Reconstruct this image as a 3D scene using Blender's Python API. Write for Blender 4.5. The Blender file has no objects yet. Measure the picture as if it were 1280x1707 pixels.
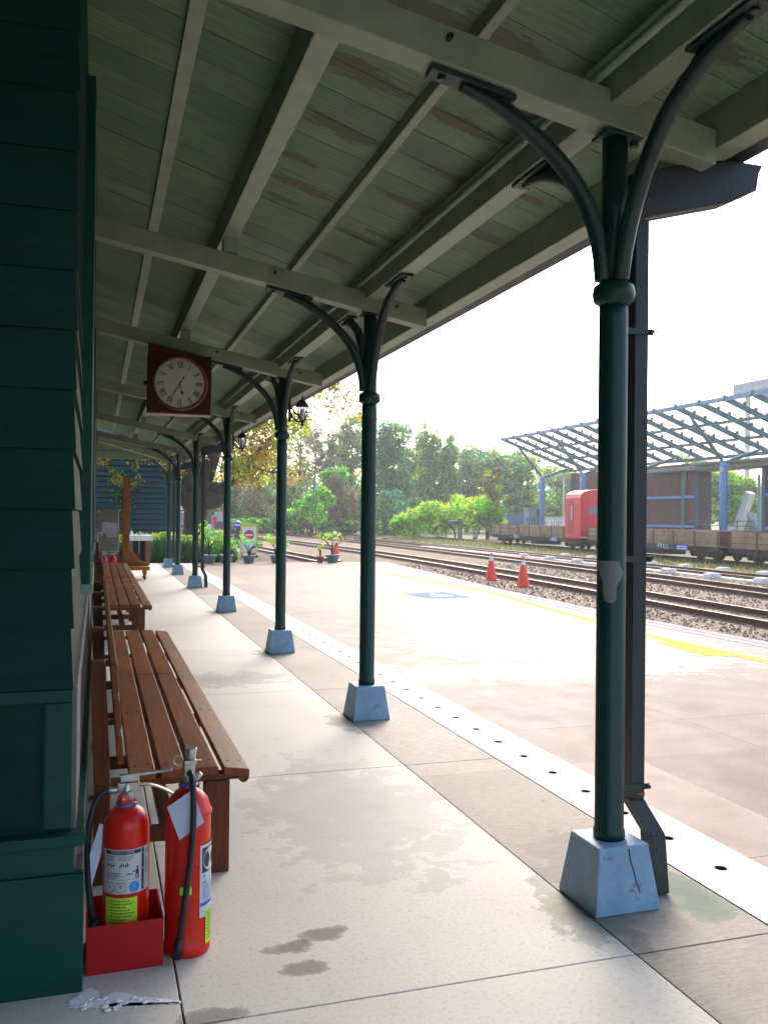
import bpy, bmesh, math, random
from mathutils import Vector, Matrix
R = math.radians
C = bpy.context.scene.collection
S = bpy.context.scene
random.seed(7)
# ------------------------------------------------------------------ camera, sky, sun, exposure
YAW = math.atan(478 / 1490)
cam = bpy.data.cameras.new('camera'); co = bpy.data.objects.new('camera', cam); C.objects.link(co)
cam.sensor_fit = 'HORIZONTAL'; cam.sensor_width = 36; cam.lens = 36 * 1490 / 1280
cam.clip_start = 0.05; cam.clip_end = 2000
_p, _r = R(.3), R(.6)
fw = Vector((math.sin(YAW) * math.cos(_p), math.cos(YAW) * math.cos(_p), math.sin(_p)))
rt0 = Vector((math.cos(YAW), -math.sin(YAW), 0)); up0 = rt0.cross(fw)
rt = rt0 * math.cos(_r) + up0 * math.sin(_r); up = up0 * math.cos(_r) - rt0 * math.sin(_r)
M = Matrix((rt, up, -fw)).transposed().to_4x4(); M.translation = Vector((0, 0, 1.5))
co.matrix_world = M
S.camera = co
SUN_EL, SUN_AZ = R(36), R(24)          # azimuth from +Y towards +X
w = bpy.data.worlds.new('World'); S.world = w; w.use_nodes = True
nt = w.node_tree; bg = nt.nodes['Background']
sky = nt.nodes.new('ShaderNodeTexSky'); sky.sky_type = 'NISHITA'; sky.sun_disc = False
sky.sun_elevation = SUN_EL; sky.sun_rotation = SUN_AZ; sky.air_density = 1.0; sky.dust_density = 3.0; sky.ozone_density = 1.2
nt.links.new(sky.outputs[0], bg.inputs[0]); bg.inputs[1].default_value = 0.15
sl = bpy.data.lights.new('sun', 'SUN'); sl.energy = .9; sl.angle = R(22); sl.color = (1, .94, .86)
so = bpy.data.objects.new('sun', sl); C.objects.link(so)
sd = Vector((math.sin(SUN_AZ) * math.cos(SUN_EL), math.cos(SUN_AZ) * math.cos(SUN_EL), math.sin(SUN_EL)))
so.rotation_euler = sd.to_track_quat('Z', 'Y').to_euler(); so.location = (20, 60, 40)
S.view_settings.view_transform = 'Standard'; S.view_settings.look = 'None'
S.view_settings.exposure = 1.85; S.view_settings.gamma = 1; S.view_settings.use_curve_mapping = False
S.cycles.max_bounces = 8; S.cycles.diffuse_bounces = 5; S.cycles.transparent_max_bounces = 12
S.cycles.use_denoising = True

# ------------------------------------------------------------------ helpers
def tag(o, label=None, cat=None, group=None, kind=None):
    if label: o['label'] = label
    if cat: o['category'] = cat
    if group: o['group'] = group
    if kind: o['kind'] = kind
    return o
def thing(name, label, cat, loc=(0, 0, 0), rz=0, group=None):
    o = bpy.data.objects.new(name, None); C.objects.link(o); o.location = loc; o.rotation_euler = (0, 0, rz)
    o.empty_display_size = .1
    return tag(o, label, cat, group)
def copy_tree(o, parent=None):
    c = o.copy(); C.objects.link(c)
    if parent is not None: c.parent = parent
    for ch in [x for x in S.objects if x.parent == o]: copy_tree(ch, c)
    return c

class MB:
    def __init__(s): s.v = []; s.f = []; s.m = []; s.sm = []; s.mi = 0
    def quad(s, *pts, sm=False):
        n = len(s.v); s.v += [tuple(p) for p in pts]; s.f.append(tuple(range(n, n + len(pts)))); s.m.append(s.mi); s.sm.append(sm); return s
    def box(s, x0, x1, y0, y1, z0, z1): return s.hexa([(x0, y0, z0), (x1, y0, z0), (x1, y1, z0), (x0, y1, z0), (x0, y0, z1), (x1, y0, z1), (x1, y1, z1), (x0, y1, z1)])
    def hexa(s, p):
        n = len(s.v); s.v += [tuple(q) for q in p]
        for f in ((3, 2, 1, 0), (4, 5, 6, 7), (0, 1, 5, 4), (1, 2, 6, 5), (2, 3, 7, 6), (3, 0, 4, 7)):
            s.f.append(tuple(n + i for i in f)); s.m.append(s.mi); s.sm.append(False)
        return s
    def bar(s, a, b, wx, wz, up=(0, 0, 1)):
        a, b = Vector(a), Vector(b); d = (b - a).normalized(); u = Vector(up)
        if abs(d.dot(u)) > .98: u = Vector((0, 1, 0))
        sx = d.cross(u).normalized(); uz = sx.cross(d)
        q = []
        for e in (a, b):
            for i, j in ((-1, -1), (1, -1), (1, 1), (-1, 1)): q.append(e + sx * i * wx / 2 + uz * j * wz / 2)
        n = len(s.v); s.v += [tuple(x) for x in q]
        for f in ((3, 2, 1, 0), (4, 5, 6, 7), (0, 1, 5, 4), (1, 2, 6, 5), (2, 3, 7, 6), (3, 0, 4, 7)):
            s.f.append(tuple(n + i for i in f)); s.m.append(s.mi); s.sm.append(False)
        return s
    def tube(s, pts, r, n=12, caps=True, flat=None):
        pts = [Vector(p) for p in pts]; rs = r if isinstance(r, (list, tuple)) else [r] * len(pts)
        prev = None; base = len(s.v)
        for i, p in enumerate(pts):
            d = (pts[min(i + 1, len(pts) - 1)] - pts[max(i - 1, 0)]).normalized()
            if prev is None:
                u = Vector((0, 0, 1)) if abs(d.z) < .9 else Vector((1, 0, 0))
                u = (u - d * u.dot(d)).normalized()
            else: u = (prev - d * prev.dot(d)).normalized()
            prev = u; v = d.cross(u)
            for k in range(n):
                a = 2 * math.pi * k / n; s.v.append(tuple(p + (u * math.cos(a) * (flat or 1) + v * math.sin(a)) * rs[i]))
        for i in range(len(pts) - 1):
            for k in range(n):
                a = base + i * n + k; b = base + i * n + (k + 1) % n
                s.f.append((a, b, b + n, a + n)); s.m.append(s.mi); s.sm.append(True)
        if caps:
            s.f.append(tuple(base + k for k in reversed(range(n)))); s.m.append(s.mi); s.sm.append(False)
            e = base + (len(pts) - 1) * n; s.f.append(tuple(e + k for k in range(n))); s.m.append(s.mi); s.sm.append(False)
        return s
    def lathe(s, prof, c=(0, 0, 0), n=24, axis='z', caps=True):
        base = len(s.v); c = Vector(c)
        for r, z in prof:
            for k in range(n):
                a = 2 * math.pi * k / n; x, y = r * math.cos(a), r * math.sin(a)
                s.v.append(tuple(c + (Vector((x, y, z)) if axis == 'z' else Vector((x, z, y)) if axis == 'y' else Vector((z, x, y)))))
        for i in range(len(prof) - 1):
            for k in range(n):
                a = base + i * n + k; b = base + i * n + (k + 1) % n
                s.f.append((a, b, b + n, a + n)); s.m.append(s.mi); s.sm.append(True)
        if caps:
            for off, ok in ((0, prof[0][0] > 1e-5), ((len(prof) - 1) * n, prof[-1][0] > 1e-5)):
                if ok: s.f.append(tuple(base + off + k for k in range(n))); s.m.append(s.mi); s.sm.append(False)
        return s
    def prism(s, poly, a0, a1, axis='y'):
        # poly: 2-D points; axis y: (x,z), x: (y,z), z: (x,y)
        def P(p, a): return (p[0], a, p[1]) if axis == 'y' else (a, p[0], p[1]) if axis == 'x' else (p[0], p[1], a)
        n = len(s.v); k = len(poly); s.v += [P(p, a0) for p in poly] + [P(p, a1) for p in poly]
        s.f.append(tuple(range(n, n + k))); s.m.append(s.mi); s.sm.append(False)
        s.f.append(tuple(n + k + i for i in reversed(range(k)))); s.m.append(s.mi); s.sm.append(False)
        for i in range(k):
            j = (i + 1) % k; s.f.append((n + i, n + k + i, n + k + j, n + j)); s.m.append(s.mi); s.sm.append(False)
        return s
    def ell(s, c, r, n=10, m=7, jit=0):
        base = len(s.v)
        for i in range(m + 1):
            t = math.pi * i / m
            for k in range(n):
                a = 2 * math.pi * k / n; q = 1 + random.uniform(-jit, jit)
                s.v.append((c[0] + r[0] * q * math.sin(t) * math.cos(a), c[1] + r[1] * q * math.sin(t) * math.sin(a), c[2] + r[2] * q * math.cos(t)))
        for i in range(m):
            for k in range(n):
                a = base + i * n + k; b = base + i * n + (k + 1) % n
                s.f.append((a, a + n, b + n, b)); s.m.append(s.mi); s.sm.append(True)
        return s
    def build(s, name, mats, parent=None, bevel=0, shift=None, normals=True):
        me = bpy.data.meshes.new(name)
        v = s.v
        if shift is not None: v = [(a - shift[0], b - shift[1], c - shift[2]) for a, b, c in v]
        me.from_pydata(v, [], s.f)
        mats = mats if isinstance(mats, (list, tuple)) else [mats]
        for m in mats: me.materials.append(m)
        me.polygons.foreach_set('material_index', s.m); me.polygons.foreach_set('use_smooth', s.sm)
        if normals:
            bm = bmesh.new(); bm.from_mesh(me); bmesh.ops.recalc_face_normals(bm, faces=bm.faces); bm.to_mesh(me); bm.free()
        me.update()
        o = bpy.data.objects.new(name, me); C.objects.link(o)
        if parent is not None: o.parent = parent
        if bevel:
            b = o.modifiers.new('edge', 'BEVEL'); b.width = bevel; b.segments = 2; b.limit_method = 'ANGLE'; b.angle_limit = R(40)
        return o
def struct(name, mb, mat, **k): return tag(mb.build(name, mat, **k), kind='structure')

def textmesh(body, size, mat, name='lettering', parent=None, place=None, warp=None, extrude=0, align='CENTER', sx=1):
    cu = bpy.data.curves.new('t', 'FONT'); cu.body = body; cu.size = size; cu.align_x = align; cu.align_y = 'CENTER'; cu.extrude = extrude
    cu.resolution_u = 2
    ob = bpy.data.objects.new('t', cu); C.objects.link(ob)
    dg = bpy.context.evaluated_depsgraph_get(); dg.update()
    me = bpy.data.meshes.new_from_object(ob.evaluated_get(dg))
    bpy.data.objects.remove(ob); bpy.data.curves.remove(cu)
    for v in me.vertices: v.co.x *= sx
    if warp:
        for v in me.vertices: v.co = Vector(warp(v.co.x, v.co.y, v.co.z))
    me.materials.clear(); me.materials.append(mat); me.name = name
    o = bpy.data.objects.new(name, me); C.objects.link(o)
    if place: o.matrix_world = place
    if parent is not None: o.parent = parent
    return o

# ------------------------------------------------------------------ materials
def mat_new(name):
    m = bpy.data.materials.new(name); m.use_nodes = True; t = m.node_tree
    return m, t, t.nodes['Principled BSDF']
def ramp(t, fac, stops):
    r = t.nodes.new('ShaderNodeValToRGB'); e = r.color_ramp.elements
    while len(e) < len(stops): e.new(.5)
    for i, (p, c) in enumerate(stops): e[i].position = p; e[i].color = (*c, 1) if len(c) == 3 else c
    t.links.new(fac, r.inputs[0]); return r.outputs[0]
def coords(t, stretch=(1, 1, 1), rot=(0, 0, 0)):
    tc = t.nodes.new('ShaderNodeTexCoord'); mp = t.nodes.new('ShaderNodeMapping')
    mp.inputs['Scale'].default_value = stretch; mp.inputs['Rotation'].default_value = rot
    t.links.new(tc.outputs['Object'], mp.inputs[0]); return mp.outputs[0]
def noise(t, vec, scale, detail=6, rough=.6, dist=0):
    n = t.nodes.new('ShaderNodeTexNoise'); n.inputs['Scale'].default_value = scale; n.inputs['Detail'].default_value = detail
    n.inputs['Roughness'].default_value = rough; n.inputs['Distortion'].default_value = dist
    t.links.new(vec, n.inputs['Vector']); return n.outputs['Fac']
def mix(t, fac, a, b, mode='MIX'):
    m = t.nodes.new('ShaderNodeMix'); m.data_type = 'RGBA'; m.blend_type = mode
    for sk, val in ((m.inputs[0], fac), (m.inputs[6], a), (m.inputs[7], b)):
        if isinstance(val, (int, float)): sk.default_value = val
        elif isinstance(val, (tuple, list)): sk.default_value = (*val, 1)
        else: t.links.new(val, sk)
    return m.outputs[2]
def math_(t, op, a, b=0.):
    m = t.nodes.new('ShaderNodeMath'); m.operation = op
    for sk, val in ((m.inputs[0], a), (m.inputs[1], b)):
        if isinstance(val, (int, float)): sk.default_value = val
        else: t.links.new(val, sk)
    return m.outputs[0]
def bump(t, bs, h, strength=.3, dist=.01):
    b = t.nodes.new('ShaderNodeBump'); b.inputs['Strength'].default_value = strength; b.inputs['Distance'].default_value = dist
    t.links.new(h, b.inputs['Height']); t.links.new(b.outputs[0], bs.inputs['Normal'])
def pm(name, c1, c2=None, scale=4, rough=.6, bmp=0, bscale=40, stretch=(1, 1, 1), metal=0, spec=.5, spots=None, rvar=.12, bd=.004):
    m, t, b = mat_new(name)
    c2 = c2 or tuple(x * .75 for x in c1)
    v = coords(t, stretch); n = noise(t, v, scale)
    col = ramp(t, n, [(.3, c2), (.7, c1)])
    if spots:
        sc, sp, lo = spots
        n2 = noise(t, v, sc, 8, .7); col = mix(t, ramp(t, n2, [(lo, (0, 0, 0)), (lo + .06, (1, 1, 1))]), col, sp)
    t.links.new(col, b.inputs['Base Color'])
    b.inputs['Metallic'].default_value = metal; b.inputs['Specular IOR Level'].default_value = spec
    rn = t.nodes.new('ShaderNodeMapRange'); rn.inputs['To Min'].default_value = max(0, rough - rvar); rn.inputs['To Max'].default_value = min(1, rough + rvar)
    t.links.new(n, rn.inputs[0]); t.links.new(rn.outputs[0], b.inputs['Roughness'])
    if bmp: bump(t, b, noise(t, v, bscale, 4), bmp, bd)
    return m
def wood(name, c1, c2, axis='y', rough=.5, dirt=(.03, .018, .01), g=1.):
    m, t, b = mat_new(name)
    st = {'x': (.6, 9, 9), 'y': (9, .6, 9), 'z': (9, 9, .6)}[axis]
    v = coords(t, tuple(q * g for q in st)); n = noise(t, v, 6, 10, .7, 1.2); n2 = noise(t, coords(t), 1.7, 5)
    v3 = coords(t, tuple(q * g for q in {'x': (.12, 1, 1), 'y': (1, .12, 1), 'z': (1, 1, .12)}[axis]))
    wv = t.nodes.new('ShaderNodeTexWave'); wv.inputs['Scale'].default_value = 9; wv.inputs['Distortion'].default_value = 9; wv.inputs['Detail'].default_value = 3
    wv.inputs['Detail Scale'].default_value = .8; wv.bands_direction = 'X' if axis != 'x' else 'Y'
    t.links.new(v3, wv.inputs[0])
    col = ramp(t, n, [(.32, c2), (.62, c1)])
    col = mix(t, math_(t, 'MULTIPLY', ramp(t, wv.outputs['Fac'], [(0, (1, 1, 1)), (.35, (0, 0, 0))]), .45), col, c2)
    col = mix(t, ramp(t, n2, [(.35, (.5, .5, .5)), (.6, (0, 0, 0))]), col, tuple(x * .55 for x in c2))
    g_ = t.nodes.new('ShaderNodeNewGeometry'); col = mix(t, 1, col, ramp(t, g_.outputs['Random Per Island'], [(0, (.72, .72, .74)), (1, (1.15, 1.12, 1.08))]), 'MULTIPLY')
    t.links.new(col, b.inputs['Base Color']); b.inputs['Roughness'].default_value = rough; b.inputs['Specular IOR Level'].default_value = .25
    bump(t, b, n, .35, .003); return m
def leafmat(name, c, tr=.45, c2=None):
    c = tuple(min(.85, x * 2.1) for x in c)
    m, t, b = mat_new(name)
    g = t.nodes.new('ShaderNodeNewGeometry')
    c2 = c2 or tuple(min(1, x * 1.7) for x in c)
    cc = ramp(t, g.outputs['Random Per Island'], [(0, tuple(x * .55 for x in c)), (.55, c), (1, c2)])
    t.links.new(cc, b.inputs['Base Color']); b.inputs['Roughness'].default_value = .55; b.inputs['Specular IOR Level'].default_value = .25
    tl = t.nodes.new('ShaderNodeBsdfTranslucent'); hs = t.nodes.new('ShaderNodeHueSaturation'); hs.inputs['Value'].default_value = 1.5; hs.inputs['Hue'].default_value = .49
    t.links.new(cc, hs.inputs['Color']); t.links.new(hs.outputs[0], tl.inputs['Color'])
    ms = t.nodes.new('ShaderNodeMixShader'); ms.inputs[0].default_value = tr
    t.links.new(b.outputs[0], ms.inputs[1]); t.links.new(tl.outputs[0], ms.inputs[2]); t.links.new(ms.outputs[0], t.nodes['Material Output'].inputs[0])
    return m
def glass(name, col, rough=.05, alpha=.35):
    m, t, b = mat_new(name)
    b.inputs['Base Color'].default_value = (*col, 1); b.inputs['Roughness'].default_value = rough; b.inputs['Alpha'].default_value = alpha
    return m

wall_green = pm('dark green clapboard paint', (.0042, .038, .028), (.0025, .024, .018), 3, .6, .25, 60, (1, 1, 6), spec=.12, spots=(14, (.03, .05, .042), .70))
trim_green = pm('green trim paint', (.007, .066, .048), (.004, .044, .032), 3, .45, .2, 50, (1, 1, 3), spec=.2, spots=(18, (.03, .06, .05), .72))
sill_paint_glint = pm('pale green sill paint and edge highlight', (.2, .32, .27), (.14, .24, .2), 3, .4, .2, 50)  # sill colour, also used for the highlight painted along the casings
stone_grey = pm('grey plinth', (.16, .15, .14), (.10, .095, .09), 8, .8, .4, 60)
post_green = pm('dark green gloss post paint', (.004, .040, .031), (.0025, .025, .02), 4, .38, .25, 40, (1, 1, .6), spec=.3, spots=(30, (.05, .06, .055), .73))
iron_dark = pm('dark bracket paint', (.007, .032, .026), (.004, .017, .014), 6, .48, .35, 50)
pipe_dark = pm('downpipe paint', (.010, .018, .019), (.006, .011, .012), 5, .5, .3, 40, spots=(11, (.12, .05, .02), .74))
ped_blue = pm('blue grey pedestal paint', (.225, .36, .49), (.14, .245, .36), 7, .6, .35, 60, spots=(9, (.085, .11, .13), .60))
beam_paint = pm('grey green beam paint', (.27, .33, .225), (.185, .24, .155), 5, .5, .3, 60, spots=(20, (.15, .13, .09), .70))
gutter_dark = pm('gutter paint', (.012, .018, .024), (.007, .011, .015), 5, .55, .2)
bench_wood = wood('brown bench slats', (.34, .11, .022), (.16, .048, .011), 'y', .45)
bench_leg = wood('brown bench legs', (.20, .06, .014), (.10, .03, .008), 'z', .5)
orange_wood = wood('orange brown post wood', (.48, .15, .028), (.30, .085, .017), 'z', .5)
clock_wood = wood('red brown clock wood', (.075, .013, .008), (.038, .007, .005), 'x', .4, g=3)
red_paint = pm('red extinguisher paint', (.66, .013, .004), (.54, .010, .003), 5, .3, .1, 60, spec=.35, spots=(26, (.25, .012, .008), .70))
red_box = pm('dark red box paint', (.42, .007, .008), (.34, .005, .007), 5, .5, .15, 60, spec=.25, spots=(24, (.2, .06, .05), .72))
steel = pm('brushed valve metal', (.55, .54, .5), (.38, .37, .34), 20, .35, .1, 80, metal=.9)
rubber = pm('black hose rubber', (.012, .016, .024), (.008, .01, .014), 10, .5, .1)
paper = pm('pale paper', (.5, .53, .62), (.40, .43, .53), 12, .8, .15, 50)
label_white = pm('white label', (.55, .565, .58), (.46, .48, .5), 14, .5)
lime = pm('lime sticker', (.50, .78, .03), (.42, .68, .02), 12, .5)
ink = pm('dark ink', (.02, .03, .05), (.02, .025, .04), 5, .6)
ink_blue = pm('blue ink', (.02, .10, .40), (.02, .09, .36), 5, .6)
cyan_ink = pm('bright blue disc', (.02, .32, .75), (.02, .28, .7), 5, .6)
white_plain = pm('white paint', (.78, .78, .76), (.68, .68, .67), 6, .6, .1)
clock_face = pm('aged clock face', (.5, .52, .43), (.42, .44, .36), 5, .5)
brass = pm('dark brass rim', (.20, .05, .02), (.12, .03, .014), 8, .35)
glassm = glass('lantern glass', (.9, .92, .9), .05, .3)
cone_or = pm('traffic cone orange', (.95, .075, .025), (.85, .06, .02), 6, .5)
blue_col = pm('blue column paint', (.16, .30, .62), (.12, .24, .55), 3, .5, .1)
blue_steel = pm('blue grey canopy steel', (.10, .20, .235), (.07, .155, .185), 3, .5)
slat_brown = pm('brown slat boards', (.17, .055, .035), (.11, .035, .024), 8, .6, .2)
grey_conc = pm('grey concrete', (.33, .34, .34), (.24, .25, .25), 3, .8, .3)
pale_conc = pm('pale concrete lumps', (.62, .58, .48), (.48, .44, .36), 5, .85, .3)
wag_wood = wood('weathered wagon boards', (.38, .26, .17), (.21, .14, .09), 'y', .8)
wag_iron = pm('rusty wagon iron', (.05, .03, .022), (.022, .018, .017), 10, .8, .4, 40, spots=(12, (.16, .05, .02), .6))
rust_red = pm('rusty red end board', (.16, .04, .028), (.09, .028, .02), 7, .8, .3)
rail_m = pm('rusty rail', (.12, .05, .024), (.06, .025, .013), 14, .55, .2, 60)
rail_top = pm('worn rail head', (.40, .29, .19), (.26, .18, .11), 14, .35, metal=.3)
red_cabin = pm('red cabin paint', (.75, .02, .03), (.65, .016, .024), 3, .4, .05)
dark_glass = pm('dusty window glass', (.12, .13, .12), (.08, .09, .085), 4, .25)
teal_wall = pm('teal board wall', (.007, .052, .05), (.005, .036, .036), 4, .6, .3, 50, (1, 1, 4))
cab_grey = pm('grey cabinet metal', (.21, .215, .17), (.165, .17, .135), 4, .5)
brick_m = pm('red brick', (.30, .08, .055), (.18, .05, .04), 14, .85, .4)
bark = pm('tree bark', (.085, .06, .045), (.04, .028, .022), 6, .9, .9, 14, (1, 1, .35), bd=.05)
bark_pale = pm('pale bark', (.24, .20, .18), (.14, .115, .10), 6, .9, .4, 20, (1, 1, .3))
pot_blue = pm('blue grey pot glaze', (.20, .32, .36), (.15, .25, .29), 6, .4)
pot_red = pm('terracotta pot', (.40, .10, .05), (.3, .08, .04), 6, .7)
soil = pm('dark soil', (.04, .028, .02), (.025, .018, .013), 20, .95, .5)
yellow_p = pm('yellow paint', (.75, .58, .04), (.66, .5, .03), 6, .55)
sign_red = pm('sign red', (.65, .03, .03), (.58, .025, .025), 6, .5)
blue_lamp = pm('blue lamp paint', (.02, .05, .5), (.015, .04, .4), 6, .3)
black_m = pm('black iron', (.014, .014, .015), (.008, .008, .009), 8, .6, .2)
plum_wall = pm('purple brown wall', (.085, .06, .075), (.06, .042, .052), 5, .8)
roof_grey = pm('grey roof tiles', (.14, .125, .13), (.09, .08, .085), 8, .8, .3)
pinkgrey = pm('pink grey parapet', (.38, .34, .36), (.33, .3, .32), 1, .8)
teal_plastic = pm('teal plastic', (.02, .20, .18), (.015, .15, .14), 6, .45)
person_skin = pm('skin', (.42, .24, .17), (.38, .21, .15), 6, .6)
drain_dark = pm('drain hole', (.02, .016, .014), (.012, .01, .009), 6, .9)

# concrete floors with stained spots, and paler patches on the platform
def floor_mat(name, c1, c2, c3, floor_marks=(), rough=.55, cell=None, pits=.64, streak=None, spec=.35):
    m, t, b = mat_new(name)
    v = coords(t); n1 = noise(t, v, .55, 6, .6); n2 = noise(t, v, 3.2, 10, .72); n3 = noise(t, v, 55, 5, .75)
    col = ramp(t, n1, [(.34, c2), (.64, c1)])
    col = mix(t, ramp(t, n2, [(.38, (.75, .75, .75)), (.62, (0, 0, 0))]), col, c3)
    if cell:
        mp = t.nodes.new('ShaderNodeVectorMath'); mp.operation = 'DIVIDE'; mp.inputs[1].default_value = cell; t.links.new(v, mp.inputs[0])
        fl = t.nodes.new('ShaderNodeVectorMath'); fl.operation = 'FLOOR'; t.links.new(mp.outputs[0], fl.inputs[0])
        wn = t.nodes.new('ShaderNodeTexWhiteNoise'); t.links.new(fl.outputs[0], wn.inputs['Vector'])
        col = mix(t, 1, col, ramp(t, wn.outputs['Value'], [(0, (.78, .74, .72)), (.45, (.97, .94, .92)), (1, (1.22, 1.22, 1.22))]), 'MULTIPLY')
    if streak:
        vs = coords(t, streak); ns = noise(t, vs, 14, 6, .7); col = mix(t, ramp(t, ns, [(.4, (.5, .5, .5)), (.6, (0, 0, 0))]), col, tuple(x * .72 for x in c2))
    col = mix(t, ramp(t, n3, [(.33, (.4, .4, .4)), (.48, (0, 0, 0))]), col, tuple(x * .45 for x in c2))
    n5 = noise(t, v, 9, 3, .5)
    col = mix(t, ramp(t, n5, [(.74, (0, 0, 0)), (.76, (.8, .8, .8))]), col, tuple(x * .45 for x in c3))
    sep = t.nodes.new('ShaderNodeSeparateXYZ'); t.links.new(v, sep.inputs[0])
    nd = noise(t, v, 5.5, 8, .65)
    for (sx, sy, rx, ry, c, soft, amt) in floor_marks:
        dx = math_(t, 'DIVIDE', math_(t, 'SUBTRACT', sep.outputs[0], sx), rx); dy = math_(t, 'DIVIDE', math_(t, 'SUBTRACT', sep.outputs[1], sy), ry)
        d = math_(t, 'SQRT', math_(t, 'ADD', math_(t, 'MULTIPLY', dx, dx), math_(t, 'MULTIPLY', dy, dy)))
        d = math_(t, 'ADD', d, math_(t, 'MULTIPLY', math_(t, 'SUBTRACT', nd, .5), 3.2))
        f = ramp(t, d, [(max(0, .90 - soft), (amt,) * 3), (.97, (amt * .6,) * 3), (1., (0, 0, 0))])
        col = mix(t, f, col, c)
    t.links.new(col, b.inputs['Base Color'])
    rr = t.nodes.new('ShaderNodeMapRange'); rr.inputs['To Min'].default_value = rough - .15; rr.inputs['To Max'].default_value = rough + .2
    t.links.new(n2, rr.inputs[0]); t.links.new(rr.outputs[0], b.inputs['Roughness'])
    b.inputs['Specular IOR Level'].default_value = spec
    bump(t, b, math_(t, 'ADD', n3, math_(t, 'MULTIPLY', n2, .6)), .28, .004)
    return m
wet = (.13, .11, .095)
post_y = [3.09, 6.42, 9.74, 14.05, 18.75, 22.9, 26.05]
grime = [(1.78, y - .1, .16, .3, (.12, .12, .10), .5, .55) for y in post_y[:4]]
walk_m = floor_mat('smooth walkway concrete', (.68, .63, .55), (.54, .50, .435), (.60, .555, .485),
                   [(.66, 3.06, .095, .05, wet, .3, .7), (.79, 3.12, .085, .06, wet, .3, .7), (.68, 2.90, .085, .05, wet, .3, .65), (.38, 2.70, .11, .05, wet, .2, .6),
                    (1.25, 4.4, .5, .9, (.34, .33, .31), .8, .5), (.9, 8.2, .9, .35, (.26, .255, .25), .9, .6)] + grime, .75, None, spec=.12)
edge_m = floor_mat('rough band concrete', (.41, .37, .315), (.29, .26, .22), (.34, .305, .26),
                   [(2.26, 3.02, .15, .22, (.06, .14, .09), .6, .6), (2.05, 3.4, .25, .35, (.16, .15, .13), .8, .5)] + grime, .75, (9, 2.43, 9), streak=(1, 6, 1), spec=.15)
drain_m = floor_mat('pale drain cover concrete', (.66, .63, .57), (.56, .53, .48), (.60, .57, .52), [], .75, spec=.15)
plat_m = floor_mat('pink grey platform concrete', (.24, .18, .15), (.165, .118, .097), (.195, .146, .122),
                   [(3.6, 10.9, 1.3, .9, (.19, .13, .11), .5, .7), (5.4, 9.9, 1.9, 2.2, (.36, .33, .30), .7, .8), (6.0, 12.5, 1.2, 2.4, (.36, .33, .30), .7, .7), (4.4, 7.9, 2.2, .5, (.36, .33, .30), .6, .7), (3.3, 6.6, .8, 1.2, (.17, .14, .125), .8, .6)], .65, (1.62, 2.43, 9), spec=.22)  # darker and paler patches blended into the slab colour
joint_m = pm('dark joint', (.05, .045, .04), (.035, .03, .028), 20, .9)

# ballast
def ballast_mat():
    m, t, b = mat_new('stone ballast')
    v = coords(t); vo = t.nodes.new('ShaderNodeTexVoronoi'); vo.inputs['Scale'].default_value = 17; t.links.new(v, vo.inputs['Vector'])
    sp = t.nodes.new('ShaderNodeSeparateColor'); t.links.new(vo.outputs['Color'], sp.inputs[0])
    col = ramp(t, sp.outputs[0], [(0, (.075, .035, .016)), (.35, (.20, .11, .056)), (.7, (.28, .175, .10)), (1, (.40, .31, .22))])
    n = noise(t, v, .35, 5); col = mix(t, ramp(t, n, [(.45, (.0, .0, .0)), (.7, (.7, .7, .7))]), col, (.17, .13, .10))
    n2 = noise(t, v, 22, 4, .6); col = mix(t, .35, col, ramp(t, n2, [(.35, (.05, .03, .017)), (.6, (.36, .27, .18))]))
    t.links.new(col, b.inputs['Base Color']); b.inputs['Roughness'].default_value = .9
    bump(t, b, math_(t, 'SUBTRACT', math_(t, 'MULTIPLY', n2, .5), vo.outputs['Distance']), 1., .05); return m
ballast = ballast_mat()
dry_ground = pm('dry grass soil', (.22, .20, .09), (.16, .12, .075), 1.6, .95, .6, 30, spots=(5, (.10, .14, .04), .55), bd=.03)

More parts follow.
